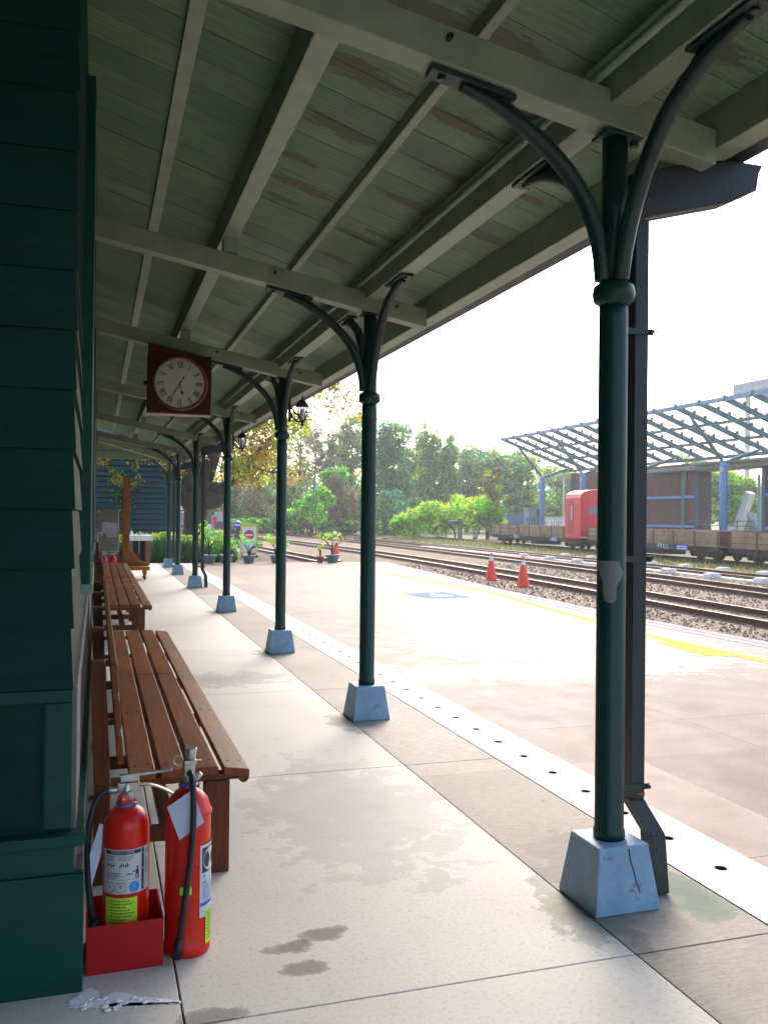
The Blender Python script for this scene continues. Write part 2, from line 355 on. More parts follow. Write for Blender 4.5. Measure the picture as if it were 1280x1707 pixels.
# ceiling boards with flaking paint
def ceil_mat():
    m, t, b = mat_new('flaking green ceiling boards')
    v = coords(t); n1 = noise(t, v, 1.6, 6); vs = coords(t, (1.3, 7, 1.3)); n2 = noise(t, vs, 4.2, 11, .78)
    big = noise(t, coords(t, (1.6, 1.1, 1)), 1.15, 3, .5, .6)
    col = ramp(t, n1, [(.3, (.115, .225, .13)), (.7, (.20, .30, .175))])
    streak = ramp(t, noise(t, coords(t, (1, 14, 1)), 5, 8, .7), [(.40, (.55, .55, .55)), (.58, (0, 0, 0))]); col = mix(t, streak, col, (.09, .10, .06))
    g = t.nodes.new('ShaderNodeNewGeometry')
    col = mix(t, 1, col, ramp(t, g.outputs['Random Per Island'], [(0, (.8, .84, .82)), (1, (1.15, 1.1, 1.05))]), 'MULTIPLY')
    pk = math_(t, 'MULTIPLY', n2, ramp(t, big, [(.47, (0, 0, 0)), (.62, (1, 1, 1))]))
    sep = t.nodes.new('ShaderNodeSeparateXYZ'); t.links.new(v, sep.inputs[0])
    pk = math_(t, 'MULTIPLY', pk, ramp(t, math_(t, 'ADD', sep.outputs[0], 1.2), [(.62, (0, 0, 0)), (.9, (1, 1, 1))]))
    flakes = [(1.13, 3.97, 1.3), (1.19, 4.55, 1.2), (1.08, 5.09, 0.7), (1.19, 5.43, 1.1), (1.63, 4.0, 1.0), (1.52, 3.3, 1.2), (1.78, 4.51, 0.8), (1.76, 5.03, 1.0), (2.3, 5.0, 1.0), (1.79, 5.65, 0.6), (1.68, 5.82, 0.8), (2.12, 2.76, 1.0), (1.12, 5.74, 0.6), (1.25, 3.35, 1.0), (1.65, 6.37, 0.7), (1.17, 8.58, 0.7), (1.24, 3.53, 0.7), (2.2, 4.36, 0.6)]
    nf = noise(t, coords(t, (2.2, 9, 1)), 3.2, 10, .75); best = None
    for fx, fy, fs in flakes:
        dx = math_(t, 'MULTIPLY', math_(t, 'SUBTRACT', sep.outputs[0], fx - 1.2), 1 / (.24 * fs)); dy = math_(t, 'MULTIPLY', math_(t, 'SUBTRACT', sep.outputs[1], fy - 12), 1 / (.085 * fs))
        d = math_(t, 'SQRT', math_(t, 'ADD', math_(t, 'MULTIPLY', dx, dx), math_(t, 'MULTIPLY', dy, dy)))
        best = d if best is None else math_(t, 'MINIMUM', best, d)
    fl = math_(t, 'SUBTRACT', math_(t, 'ADD', 1.0, math_(t, 'MULTIPLY', math_(t, 'SUBTRACT', nf, .5), 3.4)), best)
    edge = ramp(t, fl, [(.10, (0, 0, 0)), (.34, (1, 1, 1))]); core = ramp(t, fl, [(.85, (0, 0, 0)), (1.0, (1, 1, 1))])
    edge_old = ramp(t, pk, [(.42, (0, 0, 0)), (.52, (1, 1, 1))]); core_old = None
    col = mix(t, math_(t, 'MULTIPLY', edge, .75), col, (.065, .062, .03)); col = mix(t, math_(t, 'MULTIPLY', core, .8), col, (.17, .085, .035)); col = mix(t, math_(t, 'MULTIPLY', edge_old, .25), col, (.09, .09, .05))
    t.links.new(col, b.inputs['Base Color']); b.inputs['Roughness'].default_value = .6
    bump(t, b, math_(t, 'ADD', n2, edge), .25, .004); return m
ceil_m = ceil_mat()

# ------------------------------------------------------------------ ground
def sheet(name, x0, x1, y0, y1, z, mat): return struct(name, MB().quad((x0, y0, z), (x1, y0, z), (x1, y1, z), (x0, y1, z)), mat)
sheet('ground', -250, 450, -60, 600, -.09, ballast)
_h = MB().box(-252, 452, -62, 602, -1.2, 21)
_hm = bpy.data.materials.new('hazy air'); _hm.use_nodes = True; _ht = _hm.node_tree; _ht.nodes.remove(_ht.nodes['Principled BSDF'])
_pv = _ht.nodes.new('ShaderNodeVolumePrincipled'); _pv.inputs['Color'].default_value = (.92, .95, .97, 1); _pv.inputs['Density'].default_value = .0011; _pv.inputs['Anisotropy'].default_value = .35
_ht.links.new(_pv.outputs[0], _ht.nodes['Material Output'].inputs['Volume'])
tag(_h.build('haze', _hm), 'pale evening haze filling the air', kind='stuff')
_g = MB()
for k in range(60):
    y0 = 8 + k * 1.5; y1 = y0 + 1.5
    def gx(y): return 18.5 + .03 * (y - 20) + .35 * math.sin(y * .9)
    _g.quad((gx(y0), y0, -.078), (70, y0, -.078), (70, y1, -.078), (gx(y1), y1, -.078))
struct('grass_verge_soil', _g, dry_ground)

def spl(pts, y):
    for (xa, ya), (xb, yb) in zip(pts, pts[1:]):
        if ya <= y <= yb:
            u = (y - ya) / (yb - ya); u2 = u; return xa + (xb - xa) * u2
    return pts[0][0] if y < pts[0][1] else pts[-1][0]
# walkway slabs, band, drain, platform
_b = MB().box(-4, 2.383, -9, 28.3, -.3, -.008); struct('walkway_base', _b, joint_m)
ys = [-9, -7.05, -4.62, -2.19, .24] + [2.67 + 2.43 * k for k in range(11)]; ys = [y for y in ys if y < 28.2] + [28.3]
G = .003
wk = MB()
for a, b_ in zip(ys, ys[1:]):
    for x0, x1 in ((-4, .262), (.262, 1.785)): wk.box(x0 + G, x1 - G, a + G, b_ - G, -.05, 0)
struct('walkway', wk, walk_m, bevel=.003)
bn = MB()
for a, b_ in zip(ys, ys[1:]): bn.box(1.785 + G, 2.385 - G, a + G, b_ - G, -.05, -.001)
struct('rough_band', bn, edge_m, bevel=.003)
dr = MB(); hy = []
y = -1.25
DX0, DX1, HX, HR = 2.388, 2.772, 2.575, .027
while y < 28: hy.append(y); y += .373
def drain_cell(a, b_, holes):
    cuts = sorted(holes); edges = [a] + [(p + q) / 2 for p, q in zip(cuts, cuts[1:])] + [b_]
    for h, y0, y1 in zip(cuts, edges, edges[1:]):
        n = 12; ring = [(HX + HR * math.cos(2 * math.pi * k / n + math.pi / 4), h + HR * math.sin(2 * math.pi * k / n + math.pi / 4)) for k in range(n)]
        cor = [(DX1, y1), (DX0, y1), (DX0, y0), (DX1, y0)]
        for q in range(4):
            seg = ring[q * 3:q * 3 + 4] if q < 3 else ring[9:] + ring[:1]
            dr.mi = 0; dr.quad(*[(x, yy, 0) for x, yy in ([cor[q]] + [cor[(q + 1) % 4]] + list(reversed(seg)))])
        dr.mi = 1
        for k in range(n):
            p, q = ring[k], ring[(k + 1) % n]; dr.quad((*p, 0), (*q, 0), (*q, -.06), (*p, -.06))
        dr.quad(*[(x, yy, -.06) for x, yy in ring])
ds = [-1.44] + [5.52 - 2.8 + 0] ; ds = [-1.44, -.07, 2.73, 5.53, 8.33, 11.13, 13.93, 16.73, 19.53, 22.33, 25.13, 28.1]
for a, b_ in zip(ds, ds[1:]):
    hs = [h for h in hy if a + .06 < h < b_ - .06]
    if hs: drain_cell(a + .003, b_ - .003, hs)
struct('drain_channel', dr, [drain_m, drain_dark], normals=False)
sheet('drain_bed', 2.383, 2.777, -9, 28.3, -.055, joint_m)
# platform proper: slabs with sawn joints
epts = [(7.55, -9), (7.55, 8), (7.47, 12), (7.72, 17.5), (8.3, 23), (8.75, 28.3)]
pl = MB(); pys = [-9, -6.4, -4, -1.57, .86, 3.29, 5.72, 8.15, 10.58, 13.01, 15.44, 17.87, 20.3, 22.73, 25.16, 28.3]
for a, b_ in zip(pys, pys[1:]):
    for x0, x1 in ((2.777, 4.21), (4.21, 5.83), (5.83, None)):
        xa, xb = (spl(epts, a) - .2, spl(epts, b_) - .2) if x1 is None else (x1 - .002, x1 - .002)
        z = -.002
        pl.hexa([(x0, a + .002, -.2), (xa, a + .002, -.2), (xb, b_ - .002, -.2), (x0, b_ - .002, -.2), (x0, a + .002, z), (xa, a + .002, z), (xb, b_ - .002, z), (x0, b_ - .002, z)])
struct('platform', pl, plat_m)
bk = MB()
yy = 2.
while yy < 28.2:
    x = spl(epts, yy); x2 = spl(epts, yy + .22)
    for k in range(3):
        o0 = -.19 + k * .21
        bk.hexa([(x + o0, yy, -.25), (x + o0 + .2, yy, -.25), (x2 + o0 + .2, yy + .212, -.25), (x2 + o0, yy + .212, -.25), (x + o0, yy, -.004), (x + o0 + .2, yy, -.006), (x2 + o0 + .2, yy + .212, -.006), (x2 + o0, yy + .212, -.004)])
    yy += .22
brickgrey = pm('grey edging bricks', (.30, .27, .26), (.16, .145, .14), 9, .8, .4, 40)
struct('brick_kerb', bk, brickgrey)
# painted line along the edge, hatched yellow patch, wheelchair sign
lpts = [(6.72, 2), (6.82, 7.8), (6.78, 9.9), (7.25, 14), (7.55, 16.1), (7.45, 20.2), (7.2, 27.2)]
def worn_paint(name, c, thr=.5):
    m, t, b = mat_new(name); v = coords(t); n = noise(t, v, 3.5, 9, .75)
    t.links.new(ramp(t, n, [(thr - .12, (.36, .28, .22)), (thr, c)]), b.inputs['Base Color']); b.inputs['Roughness'].default_value = .8; b.inputs['Specular IOR Level'].default_value = .15
    return m
yline_m = worn_paint('worn yellow line', (.85, .62, .03), .36)
yl = MB(); yy = 2.
while yy < 27.4:
    a, b_ = spl(lpts, yy), spl(lpts, yy + .5); yl.quad((a - .075, yy, .002), (a + .075, yy, .002), (b_ + .075, yy + .5, .002), (b_ - .075, yy + .5, .002)); yy += .5
struct('yellow_line_marking', yl, yline_m)
ym = MB(); ym.quad((6.42, 8.36, .002), (6.70, 8.2, .002), (6.74, 9.35, .002), (6.50, 9.4, .002))
struct('yellow_patch_marking', ym, worn_paint('worn yellow patch', (.86, .70, .02), .34))
bl = MB().quad((5.72, 16.45, .002), (5.9, 15.42, .002), (6.72, 15.5, .002), (6.62, 16.72, .002))
struct('blue_square_marking', bl, worn_paint('worn blue marking', (.05, .12, .5), .3))
isa = MB(); Z = .006
def isa_p(u, v): return (5.98 + .52 * u + .06 * v, 15.6 + .85 * v, Z)
n = 20
for k in range(14):
    a0 = math.pi * (.62 + 1.25 * k / 14); a1 = math.pi * (.62 + 1.25 * (k + 1) / 14)
    isa.quad(*[isa_p(.45 + r * math.cos(a), .36 + r * .8 * math.sin(a)) for r, a in ((.27, a0), (.36, a0), (.36, a1), (.27, a1))])
isa.quad(*[isa_p(*p) for p in ((.36, .42), (.50, .42), (.50, .76), (.36, .76))])
isa.quad(*[isa_p(*p) for p in ((.50, .42), (.80, .42), (.80, .50), (.50, .50))])
isa.quad(*[isa_p(*p) for p in ((.70, .42), (.80, .42), (.92, .14), (.82, .12))])
isa.quad(*[isa_p(*p) for p in ((.50, .60), (.70, .60), (.70, .66), (.50, .66))])
isa.quad(*[isa_p(.43 + .09 * math.cos(2 * math.pi * k / 12), .87 + .08 * math.sin(2 * math.pi * k / 12)) for k in range(12)])
struct('wheelchair_marking', isa, worn_paint('worn white marking', (.85, .85, .84), .28))
# white crumbled mortar on the walkway by the building corner
mo = MB()
pp = [(.0, 2.985), (.035, 2.90), (.075, 2.93), (.13, 2.885), (.2, 2.85), (.262, 2.815), (.258, 2.80), (.19, 2.82), (.12, 2.84), (.07, 2.86), (.03, 2.845), (-.02, 2.86), (-.06, 2.87), (-.07, 2.91), (-.03, 2.95)]
_r = random.Random(4); q = []
for (xa, ya), (xb, yb) in zip(pp, pp[1:] + pp[:1]):
    for k in range(7): u = k / 7; q.append((xa + (xb - xa) * u + _r.uniform(-.005, .005), ya + (yb - ya) * u + _r.uniform(-.005, .005)))
mo.prism(q, -.001, .0015, 'z')
for _ in range(36):
    u = _r.random(); x = -.06 + .32 * u; y = 2.905 - .095 * u + _r.gauss(0, .03) * (1.05 - u); s_ = _r.uniform(.003, .010) * (1.2 - u * .7)
    mo.ell((x, y, .002), (s_ * 1.5, s_, .0018), 7, 5, .2)
struct('mortar_patch', mo, pm('white crumbled mortar', (.95, .93, .92), (.72, .70, .72), 26, .95, .3, 60, bd=.004, spec=.1))

# ------------------------------------------------------------------ station building
WX, WY = -.065, 2.97
sb = thing('station_building', 'dark green clapboard station building along the left of the walkway', 'building', (-1, 12, 0))
SH = (-1, 12, 0)
BP = .188; Z0 = .95
def clap_front(mb, x, y0, y1, zlo, zhi):      # boards facing +X
    z = zlo
    while z < zhi:
        z1 = min(z + BP, zhi); zz = z1 + .02
        mb.hexa([(x - .03, y0, z), (x, y0, z), (x, y1, z), (x - .03, y1, z), (x - .03, y0, zz), (x - .016, y0, zz), (x - .016, y1, zz), (x - .03, y1, zz)]); z = z1
def clap_end(mb, y, x0, x1, zlo, zhi):        # boards facing -Y
    z = zlo
    while z < zhi:
        z1 = min(z + BP, zhi); zz = z1 + .02
        tp = .011
        mb.hexa([(x0, y, z), (x1, y, z), (x1, y + .03, z), (x0, y + .03, z), (x0, y + .016, zz), (x1 - tp, y + .016, zz), (x1 - tp, y + .03, zz), (x0, y + .03, zz)]); z = z1
core = MB(); core.box(-4.2, WX - .035, WY + .034, 23.9, 0, 4.6); core.box(-4.2, -1.335, -2.4, WY + .034, 0, 4.2)
core.build('wall_core', wall_green, sb, shift=SH)
e = MB(); clap_end(e, WY, -1.33, WX + .0, Z0, 4.3); e.build('end_clapboards', wall_green, sb, shift=SH)
f = MB(); clap_front(f, WX - .003, WY + .035, 23.9, Z0, 4.3); f.build('front_clapboards', wall_green, sb, shift=SH)
f2 = MB(); clap_front(f2, -1.33, -2.4, WY, Z0, 4.1); f2.build('rear_clapboards', wall_green, sb, shift=SH)
# lower panelling of the end wall
p = MB(); p.box(-1.33, WX - .003, WY + .012, WY + .034, .5, Z0 - .002); p.build('recessed_panel', wall_green, sb, shift=SH)
for nm, bx in (('panel_stile', (-.148, WX, WY, WY + .0115, .512, .905)), ('panel_rail', (-1.33, WX, WY - .002, WY + .0115, .908, Z0 - .004)), ('panel_stile', (-.72, -.64, WY, WY + .0115, .512, .905))):
    MB().box(*bx).build(nm, trim_green, sb, bevel=.003, shift=SH)
MB().box(-.152, -.149, WY + .004, WY + .0115, .512, .905).build('panel_bead', trim_green, sb, shift=SH)
MB().prism([(WX - .26 - 1, .463), (-.03, .463), (-.022, .475), (-.022, .498), (-1.33, .498)], WY - .03, WY + .04).build('ledge', trim_green, sb, bevel=.003, shift=SH)
MB().box(-1.33, -.058, WY - .004, WY + .03, .372, .4625).build('skirt_board', trim_green, sb, bevel=.003, shift=SH)
MB().box(-1.33, -.027, WY - .014, WY + .03, 0, .371).build('base_panel', trim_green, sb, bevel=.004, shift=SH)
MB().box(WX - .04, -.03, WY + .031, 23.9, 0, .371).build('front_plinth', stone_grey, sb, bevel=.004, shift=SH)
MB().box(WX - .04, -.052, WY + .041, 23.9, .372, Z0 - .003).build('front_skirt', stone_grey, sb, bevel=.004, shift=SH)
MB().box(WX - .04, -.027, WY + .041, 23.9, .4635, .4975).build('front_ledge', trim_green, sb, bevel=.003, shift=SH)
# window casings of the front wall
for k, (yc, hw) in enumerate(((5.6, .95), (10.2, 1.0), (15., 1.0), (20, 1.))):
    wn = MB()
    zt = 3.62 if k == 0 else 3.3; zb = 1.16
    for y0, y1 in ((yc - hw - .11, yc - hw), (yc + hw, yc + hw + .11)): wn.box(WX - .03, -.028, y0, y1, zb, zt)
    wn.box(WX - .03, -.026, yc - hw, yc + hw, zt - .11, zt)
    fr = wn.build('window_frame', trim_green, sb, bevel=.003, shift=SH)
    s_ = MB().box(WX - .03, -.016, yc - hw - .11, yc + hw + .15, zb - .05, zb - .001)
    def sub(mb, name, m, par): 
        o = mb.build(name, m, par, bevel=.002, shift=SH); return o
    sub(s_, 'sill', sill_paint_glint, fr)
    sub(MB().box(-.0275, -.024, yc - hw - .012, yc - hw - .002, zb, zt - .12), 'edge_highlight', sill_paint_glint, fr)  # pale strip paints the outdoor light catching the casing edge
    sub(MB().box(WX - .03, -.052, yc - hw + .002, yc + hw - .002, zb + .02, zt - .115), 'pane', dark_glass, fr)

# ------------------------------------------------------------------ canopy
can = thing('platform_canopy', 'sloping green boarded canopy roof on posts over the walkway', 'canopy', (1.2, 12, 3.2))
CS = (1.2, 12, 3.2)
def cz(x): return 3.93 - .31 * (x + .05)
def rz_(x): return 3.39 - .185 * (x + .05)
YE = 26.2
cb = MB(); y = -2.2
while y < YE:
    for x0, x1 in ((-1.33, 2.62),):
        a, b_ = y + .0025, y + .2655; dz = random.uniform(-.002, .002)
        cb.hexa([(x0, a, cz(x0) + dz), (x1, a, cz(x1) + dz), (x1, b_, cz(x1) + dz), (x0, b_, cz(x0) + dz), (x0, a, cz(x0) + .02), (x1, a, cz(x1) + .02), (x1, b_, cz(x1) + .02), (x0, b_, cz(x0) + .02)])
    y += .268
cb.build('ceiling', ceil_m, can, shift=CS)
rf = MB(); rf.hexa([(-4.4, -2.2, cz(-4.4) + .024), (2.66, -2.2, cz(2.66) + .024), (2.66, YE, cz(2.66) + .024), (-4.4, YE, cz(-4.4) + .024), (-4.4, -2.2, cz(-4.4) + .1), (2.66, -2.2, cz(2.66) + .1), (2.66, YE, cz(2.66) + .1), (-4.4, YE, cz(-4.4) + .1)])
rf.build('roof', roof_grey, can, shift=CS)
for yb in [-.25] + post_y[:6]:
    r_ = MB(); x0, x1 = (-.05 if yb > 2.9 else -1.33), 2.37
    r_.hexa([(x0, yb - .06, rz_(x0)), (x1, yb - .06, rz_(x1)), (x1, yb + .06, rz_(x1)), (x0, yb + .06, rz_(x0)), (x0, yb - .06, rz_(x0) + .14), (x1, yb - .06, rz_(x1) + .14), (x1, yb + .06, rz_(x1) + .14), (x0, yb + .06, rz_(x0) + .14)])
    ro = r_.build('rafter', beam_paint, can, bevel=.005, shift=CS)
    # packing block between rafter and the deep purlin, studs beside it
    q = MB(); q.box(.832, .928, yb - .055, yb + .055, rz_(.83) + .141, 3.469); q.build('packing_block', beam_paint, can, bevel=.004, shift=CS)
    for bx in (1.2, 2.12): MB().tube([(bx, yb - .06, rz_(bx) + .09), (bx, yb - .085, rz_(bx) + .09)], .012, 8).build('bolt', iron_dark, ro, shift=CS)
def purlin(x0, x1, zb, name='purlin', zt=None):
    m_ = MB(); m_.hexa([(x0, -2.2, zb), (x1, -2.2, zb), (x1, YE, zb), (x0, YE, zb), (x0, -2.2, cz(x0) - .002), (x1, -2.2, cz(x1) - .002), (x1, YE, cz(x1) - .002), (x0, YE, cz(x0) - .002)])
    return m_.build(name, beam_paint, can, bevel=.005, shift=CS)
purlin(.365, .44, 3.775); purlin(.82, .935, 3.47); purlin(1.415, 1.465, 3.41); purlin(1.88, 2.0, 3.117); purlin(2.365, 2.48, 3.003, 'eave_beam')
cd = MB(); cd.tube([(1.845, -2.2, 3.225), (1.845, 25.9, 3.225)], .016, 10); cd.tube([(1.85, -2.2, 3.275), (1.852, 25.9, 3.275)], .011, 8); cd.build('conduit', beam_paint, can, shift=CS)
# gutter (ogee) with the channel that leads back to the downpipe
gp = [(2.49, 3.045), (2.50, 3.02), (2.585, 3.015), (2.625, 3.05), (2.635, 3.10), (2.66, 3.12), (2.66, 3.15), (2.645, 3.15), (2.64, 3.13), (2.615, 3.11), (2.60, 3.06), (2.575, 3.035), (2.515, 3.035), (2.505, 3.15), (2.49, 3.15)]
MB().prism(gp, -2.2, YE).build('gutter', gutter_dark, can, shift=CS)
# end beam and hip rafter at the far end, seen over the cabinet
eb = MB(); eb.box(-4.2, 2.36, 26.0, 26.12, 3.05, 3.26); eb.build('end_beam', beam_paint, can, bevel=.004, shift=CS)
eb = MB(); eb.bar((-.05, 23.1, 3.36), (1.98, 26.0, 3.04), .1, .13); eb.build('hip_rafter', beam_paint, can, bevel=.004, shift=CS)
for zz in (3.3, 3.44, 3.58): MB().box(-4.2, 2.3, 26.02 , 26.10, zz, zz + .135).build('gable_board', beam_paint, can, shift=CS)

# ------------------------------------------------------------------ posts
PX = 1.937
def ring_path(p0, p1, p2, n=9):
    return [Vector(p0) * (1 - u) ** 2 + Vector(p1) * 2 * u * (1 - u) + Vector(p2) * u * u for u in [k / n for k in range(n + 1)]]
def make_post():
    t = thing('canopy_post', '', 'post', (PX, 0, 0))
    pd = MB(); a, b_, h = .143, .108, .245
    pd.hexa([(-a, -a, 0), (a, -a, 0), (a, a, 0), (-a, a, 0), (-b_, -b_, h), (b_, -b_, h), (b_, b_, h), (-b_, b_, h)])
    pd.build('pedestal', ped_blue, t, bevel=.006)
    sh = MB(); sh.lathe([(.062, h + .001), (.062, h + .03), (.057, h + .04), (.057, 2.3), (.056, 2.35)], n=28); sh.lathe([(.053, 2.43), (.05, 3.03)], n=28); sh.build('shaft', post_green, t)
    co_ = MB(); co_.lathe([(.057, 2.345), (.078, 2.36), (.084, 2.39), (.078, 2.42), (.053, 2.435)], n=28, caps=False); co_.build('collar', post_green, t)
    cp = MB(); cp.box(-.075, .11, -.055, .055, 3.004, 3.018); cp.tube([(.085, 0, 2.985), (.085, 0, 3.004)], .02, 8); cp.build('cap_plate', iron_dark, t, bevel=.003)
    # bracket towards the building
    br = MB(); pts = ring_path((-.05, 0, 2.44), (-.06, 0, 2.70), (-.22, 0, 2.86), 6) + ring_path((-.22, 0, 2.86), (-.40, 0, 3.04), (-.66, 0, 3.115), 6)[1:]
    br.tube(pts, [.034] * 9 + [.03, .026, .024, .022], 12, flat=.95)
    def bz(x): return rz_(x + PX) - .006
    br.hexa([(-.79, -.04, bz(-.79) - .02), (-.45, -.04, bz(-.45) - .02), (-.45, .04, bz(-.45) - .02), (-.79, .04, bz(-.79) - .02), (-.79, -.04, bz(-.79)), (-.45, -.04, bz(-.45)), (-.45, .04, bz(-.45)), (-.79, .04, bz(-.79))])
    br.prism([(-.66, bz(-.66) - .02), (-.47, bz(-.47) - .02), (-.40, bz(-.45) - .06), (-.44, bz(-.45) - .075)], -.012, .012)
    for bx in (-.74, -.56, -.50): br.lathe([(.016, bz(bx) - .032), (.016, bz(bx) - .02)], (bx, 0, 0), 8)
    br.build('bracket', iron_dark, t, bevel=.002)
    for s in (-1, 1):
        br = MB(); pts = ring_path((0, .045 * s, 2.44), (0, .10 * s, 2.74), (0, .33 * s, 2.95), 6) + ring_path((0, .33 * s, 2.95), (0, .52 * s, 3.085), (0, .76 * s, 3.098), 6)[1:]
        br.tube(pts, [.034] * 9 + [.03, .026, .024, .022], 12)
        y0, y1 = sorted((.50 * s, .84 * s)); br.box(-.045, .045, y0, y1, 3.099, 3.115)
        br.prism([(.52 * s, 3.10), (.78 * s, 3.10), (.45 * s, 3.03), (.40 * s, 3.03)], -.011, .011, 'x')
        for by in (.55, .62, .79): br.lathe([(.016, 3.088), (.016, 3.1)], (0, by * s, 0), 8)
        br.build('bracket', iron_dark, t, bevel=.002)
    return t
post_labels = ['nearest green canopy post, with a grey patch of flaked paint and a cracked blue pedestal',
               'green canopy post next beyond the one with the flaked patch, on a blue grey pedestal',
               'green canopy post carrying the larger looking lantern, beyond the clock',
               'green canopy post carrying the smaller looking lantern near the yellow tree',
               'green canopy post with a dark downpipe foot just behind its pedestal, before the tree trunk',
               'slim far green canopy post standing just before the last one by the hedge',
               'farthest green canopy post at the hedge end of the walkway']
PG = 'green iron canopy posts along the walkway'
post0 = make_post(); posts = []
for i, y in enumerate(post_y):
    o = post0 if i == 0 else copy_tree(post0)
    o.location = (PX, y, 0); tag(o, post_labels[i], 'post', PG); posts.append(o)
# marks that only the nearest post has
pk = MB(); nn = 14
out = [(-.75, 1.338), (.55, 1.338), (.72, 1.31), (.92, 1.295), (.8, 1.27), (.55, 1.255), (.38, 1.235), (.36, 1.19), (.1, 1.172), (-.25, 1.178), (-.33, 1.20), (-.34, 1.25), (-.6, 1.29), (-.75, 1.30)]
import itertools
cx_, cz__ = 0, 1.26
# a polar fan of the flaked outline wrapped on the shaft
def wrapP(u, z, r=.0576): a = -math.pi / 2 - .56 + u * (1.6 if u < 0 else .95); return (r * math.cos(a), r * math.sin(a), z)
def inside(u, z):
    c = False; n_ = len(out)
    for i in range(n_):
        (x1, y1), (x2, y2) = out[i], out[i - 1]
        if (y1 > z) != (y2 > z) and u < (x2 - x1) * (z - y1) / (y2 - y1) + x1: c = not c
    return c
NU, NZ = 40, 40
for i in range(NU):
    for j in range(NZ):
        u0, u1 = -.8 + 1.8 * i / NU, -.8 + 1.8 * (i + 1) / NU; z0, z1 = 1.165 + .18 * j / NZ, 1.165 + .18 * (j + 1) / NZ
        if inside((u0 + u1) / 2, (z0 + z1) / 2): pk.quad(wrapP(u0, z0), wrapP(u1, z0), wrapP(u1, z1), wrapP(u0, z1), sm=True)
pk.build('flaked_patch', pm('grey primer', (.15, .17, .17), (.12, .135, .135), 20, .7, .3), posts[0], normals=False)
ck = MB(); cr = [(.02, .235), (.022, .19), (.035, .15), (.042, .11), (.055, .075)]
def face(x, z): return (x, -.143 + (.035 * z / .245) - .0012, z)
for (xa, za), (xb, zb) in zip(cr, cr[1:]): ck.quad(face(xa - .003, za), face(xa + .003, za), face(xb + .0025, zb), face(xb - .0025, zb))
ck.build('crack', joint_m, posts[0], normals=False)
# downpipe beside the nearest post (and its twin beside the fifth)
def make_pipe():
    t = thing('downpipe', '', 'downpipe', (2.09, 3.17, 0))
    P = MB(); x0, x1, y0, y1 = -.03, .034, -.043, .04
    P.box(x0, x1, y0, y1, .37, 2.72); P.build('pipe', pipe_dark, t, bevel=.004)
    K = MB()
    K.hexa([(x0, y0, .365), (x1, y0, .365), (x1, y1, .365), (x0, y1, .365), (x0, y0, .369), (x1, y0, .369), (x1, y1, .369), (x0, y1, .369)])
    K.hexa([(x0 + .062, y0 - .055, .235), (x1 + .062, y0 - .055, .235), (x1 + .062, y1 - .055, .235), (x0 + .062, y1 - .055, .235), (x0, y0, .3645), (x1, y0, .3645), (x1, y1, .3645), (x0, y1, .3645)])
    K.hexa([(x0 + .072, y0 - .07, .004), (x1 + .072, y0 - .07, .004), (x1 + .072, y1 - .07, .004), (x0 + .072, y1 - .07, .004), (x0 + .062, y0 - .055, .2345), (x1 + .062, y0 - .055, .2345), (x1 + .062, y1 - .055, .2345), (x0 + .062, y1 - .055, .2345)])
    K.build('kicked_foot', pipe_dark, t, bevel=.004)
    for z in (.42, 1.34, 2.26): 
        s_ = MB(); s_.box(x0 - .135, x1 + .018, y0 - .006, y0 - .001, z - .012, z + .012); s_.tube([(x1 + .008, y0 - .02, z), (x1 + .008, y0 + .03, z)], .009, 8); s_.tube([(x0 - .168, y0 - .03, z), (x0 - .168, y0 - .05, z)], .008, 8); s_.build('strap', iron_dark, t)
    H = MB(); H.prism([(-.045, 2.70), (.05, 2.735), (.42, 2.835), (.555, 2.90), (.565, 2.97), (.58, 3.0), (.585, 3.01), (.42, 3.012), (.30, 2.99), (-.045, 2.90)], -.05, .05); H.build('gutter_outlet', gutter_dark, t, bevel=.004)
    r_ = MB(); r_.box(x0 + .035, x1 + .0012, y0 - .0012, y0 + .03, .385, .392); r_.build('rust_streak', pm('orange rust', (.35, .10, .03), (.25, .07, .02), 30, .8), t)
    return t
dp = make_pipe(); tag(dp, 'tall dark square downpipe strapped behind the nearest post', 'downpipe', 'dark square downpipes')
d2 = copy_tree(dp); d2.location = (2.09, post_y[4] + .08, 0); d2['label'] = 'far dark downpipe with kicked foot behind the pedestal before the tree'
d3 = copy_tree(dp); d3.location = (2.09, post_y[6] + .12, 0); d3['label'] = 'thin dark downpipe by the farthest post near the hedge'

# lanterns
def make_lantern():
    t = thing('wall_lantern', '', 'lantern', (2.16, 9.74, 2.5))
    b = MB(); b.box(-.155, -.135, -.035, .035, .04, .30); b.build('back_plate', black_m, t, bevel=.006)
    a = MB(); a.tube(ring_path((-.135, 0, .13), (-.09, 0, .03), (-.01, 0, .05), 8), .012, 8); a.tube(ring_path((-.135, 0, .2), (-.06, 0, .12), (0, 0, .07), 8), .008, 8); a.lathe([(.003, -.005), (.014, .01), (.01, .03), (.03, .05), (.036, .065)], n=10); a.build('arm', black_m, t)
    c = MB()
    n6 = 6
    for k in range(n6):
        an = math.pi / 3 * k; p0 = (.036 * math.cos(an), .036 * math.sin(an), .065); p1 = (.066 * math.cos(an), .066 * math.sin(an), .215); c.tube([p0, p1], .006, 6)
    c.lathe([(.082, .213), (.082, .222), (.06, .25), (.045, .275), (.02, .29), (.012, .30), (.014, .31), (.006, .325), (.003, .36)], n=6); c.build('cage', black_m, t)
    g = MB(); g.lathe([(.034, .067), (.064, .212)], n=6, caps=False); g.build('pane', glassm, t)
    l = MB(); l.lathe([(.012, .07), (.012, .1), (.026, .13), (.03, .16), (.024, .19), (.0, .2)], n=12); l.build('bulb', pm('bulb glass', (.8, .78, .7), (.75, .72, .64), 5, .3), t)
    return t
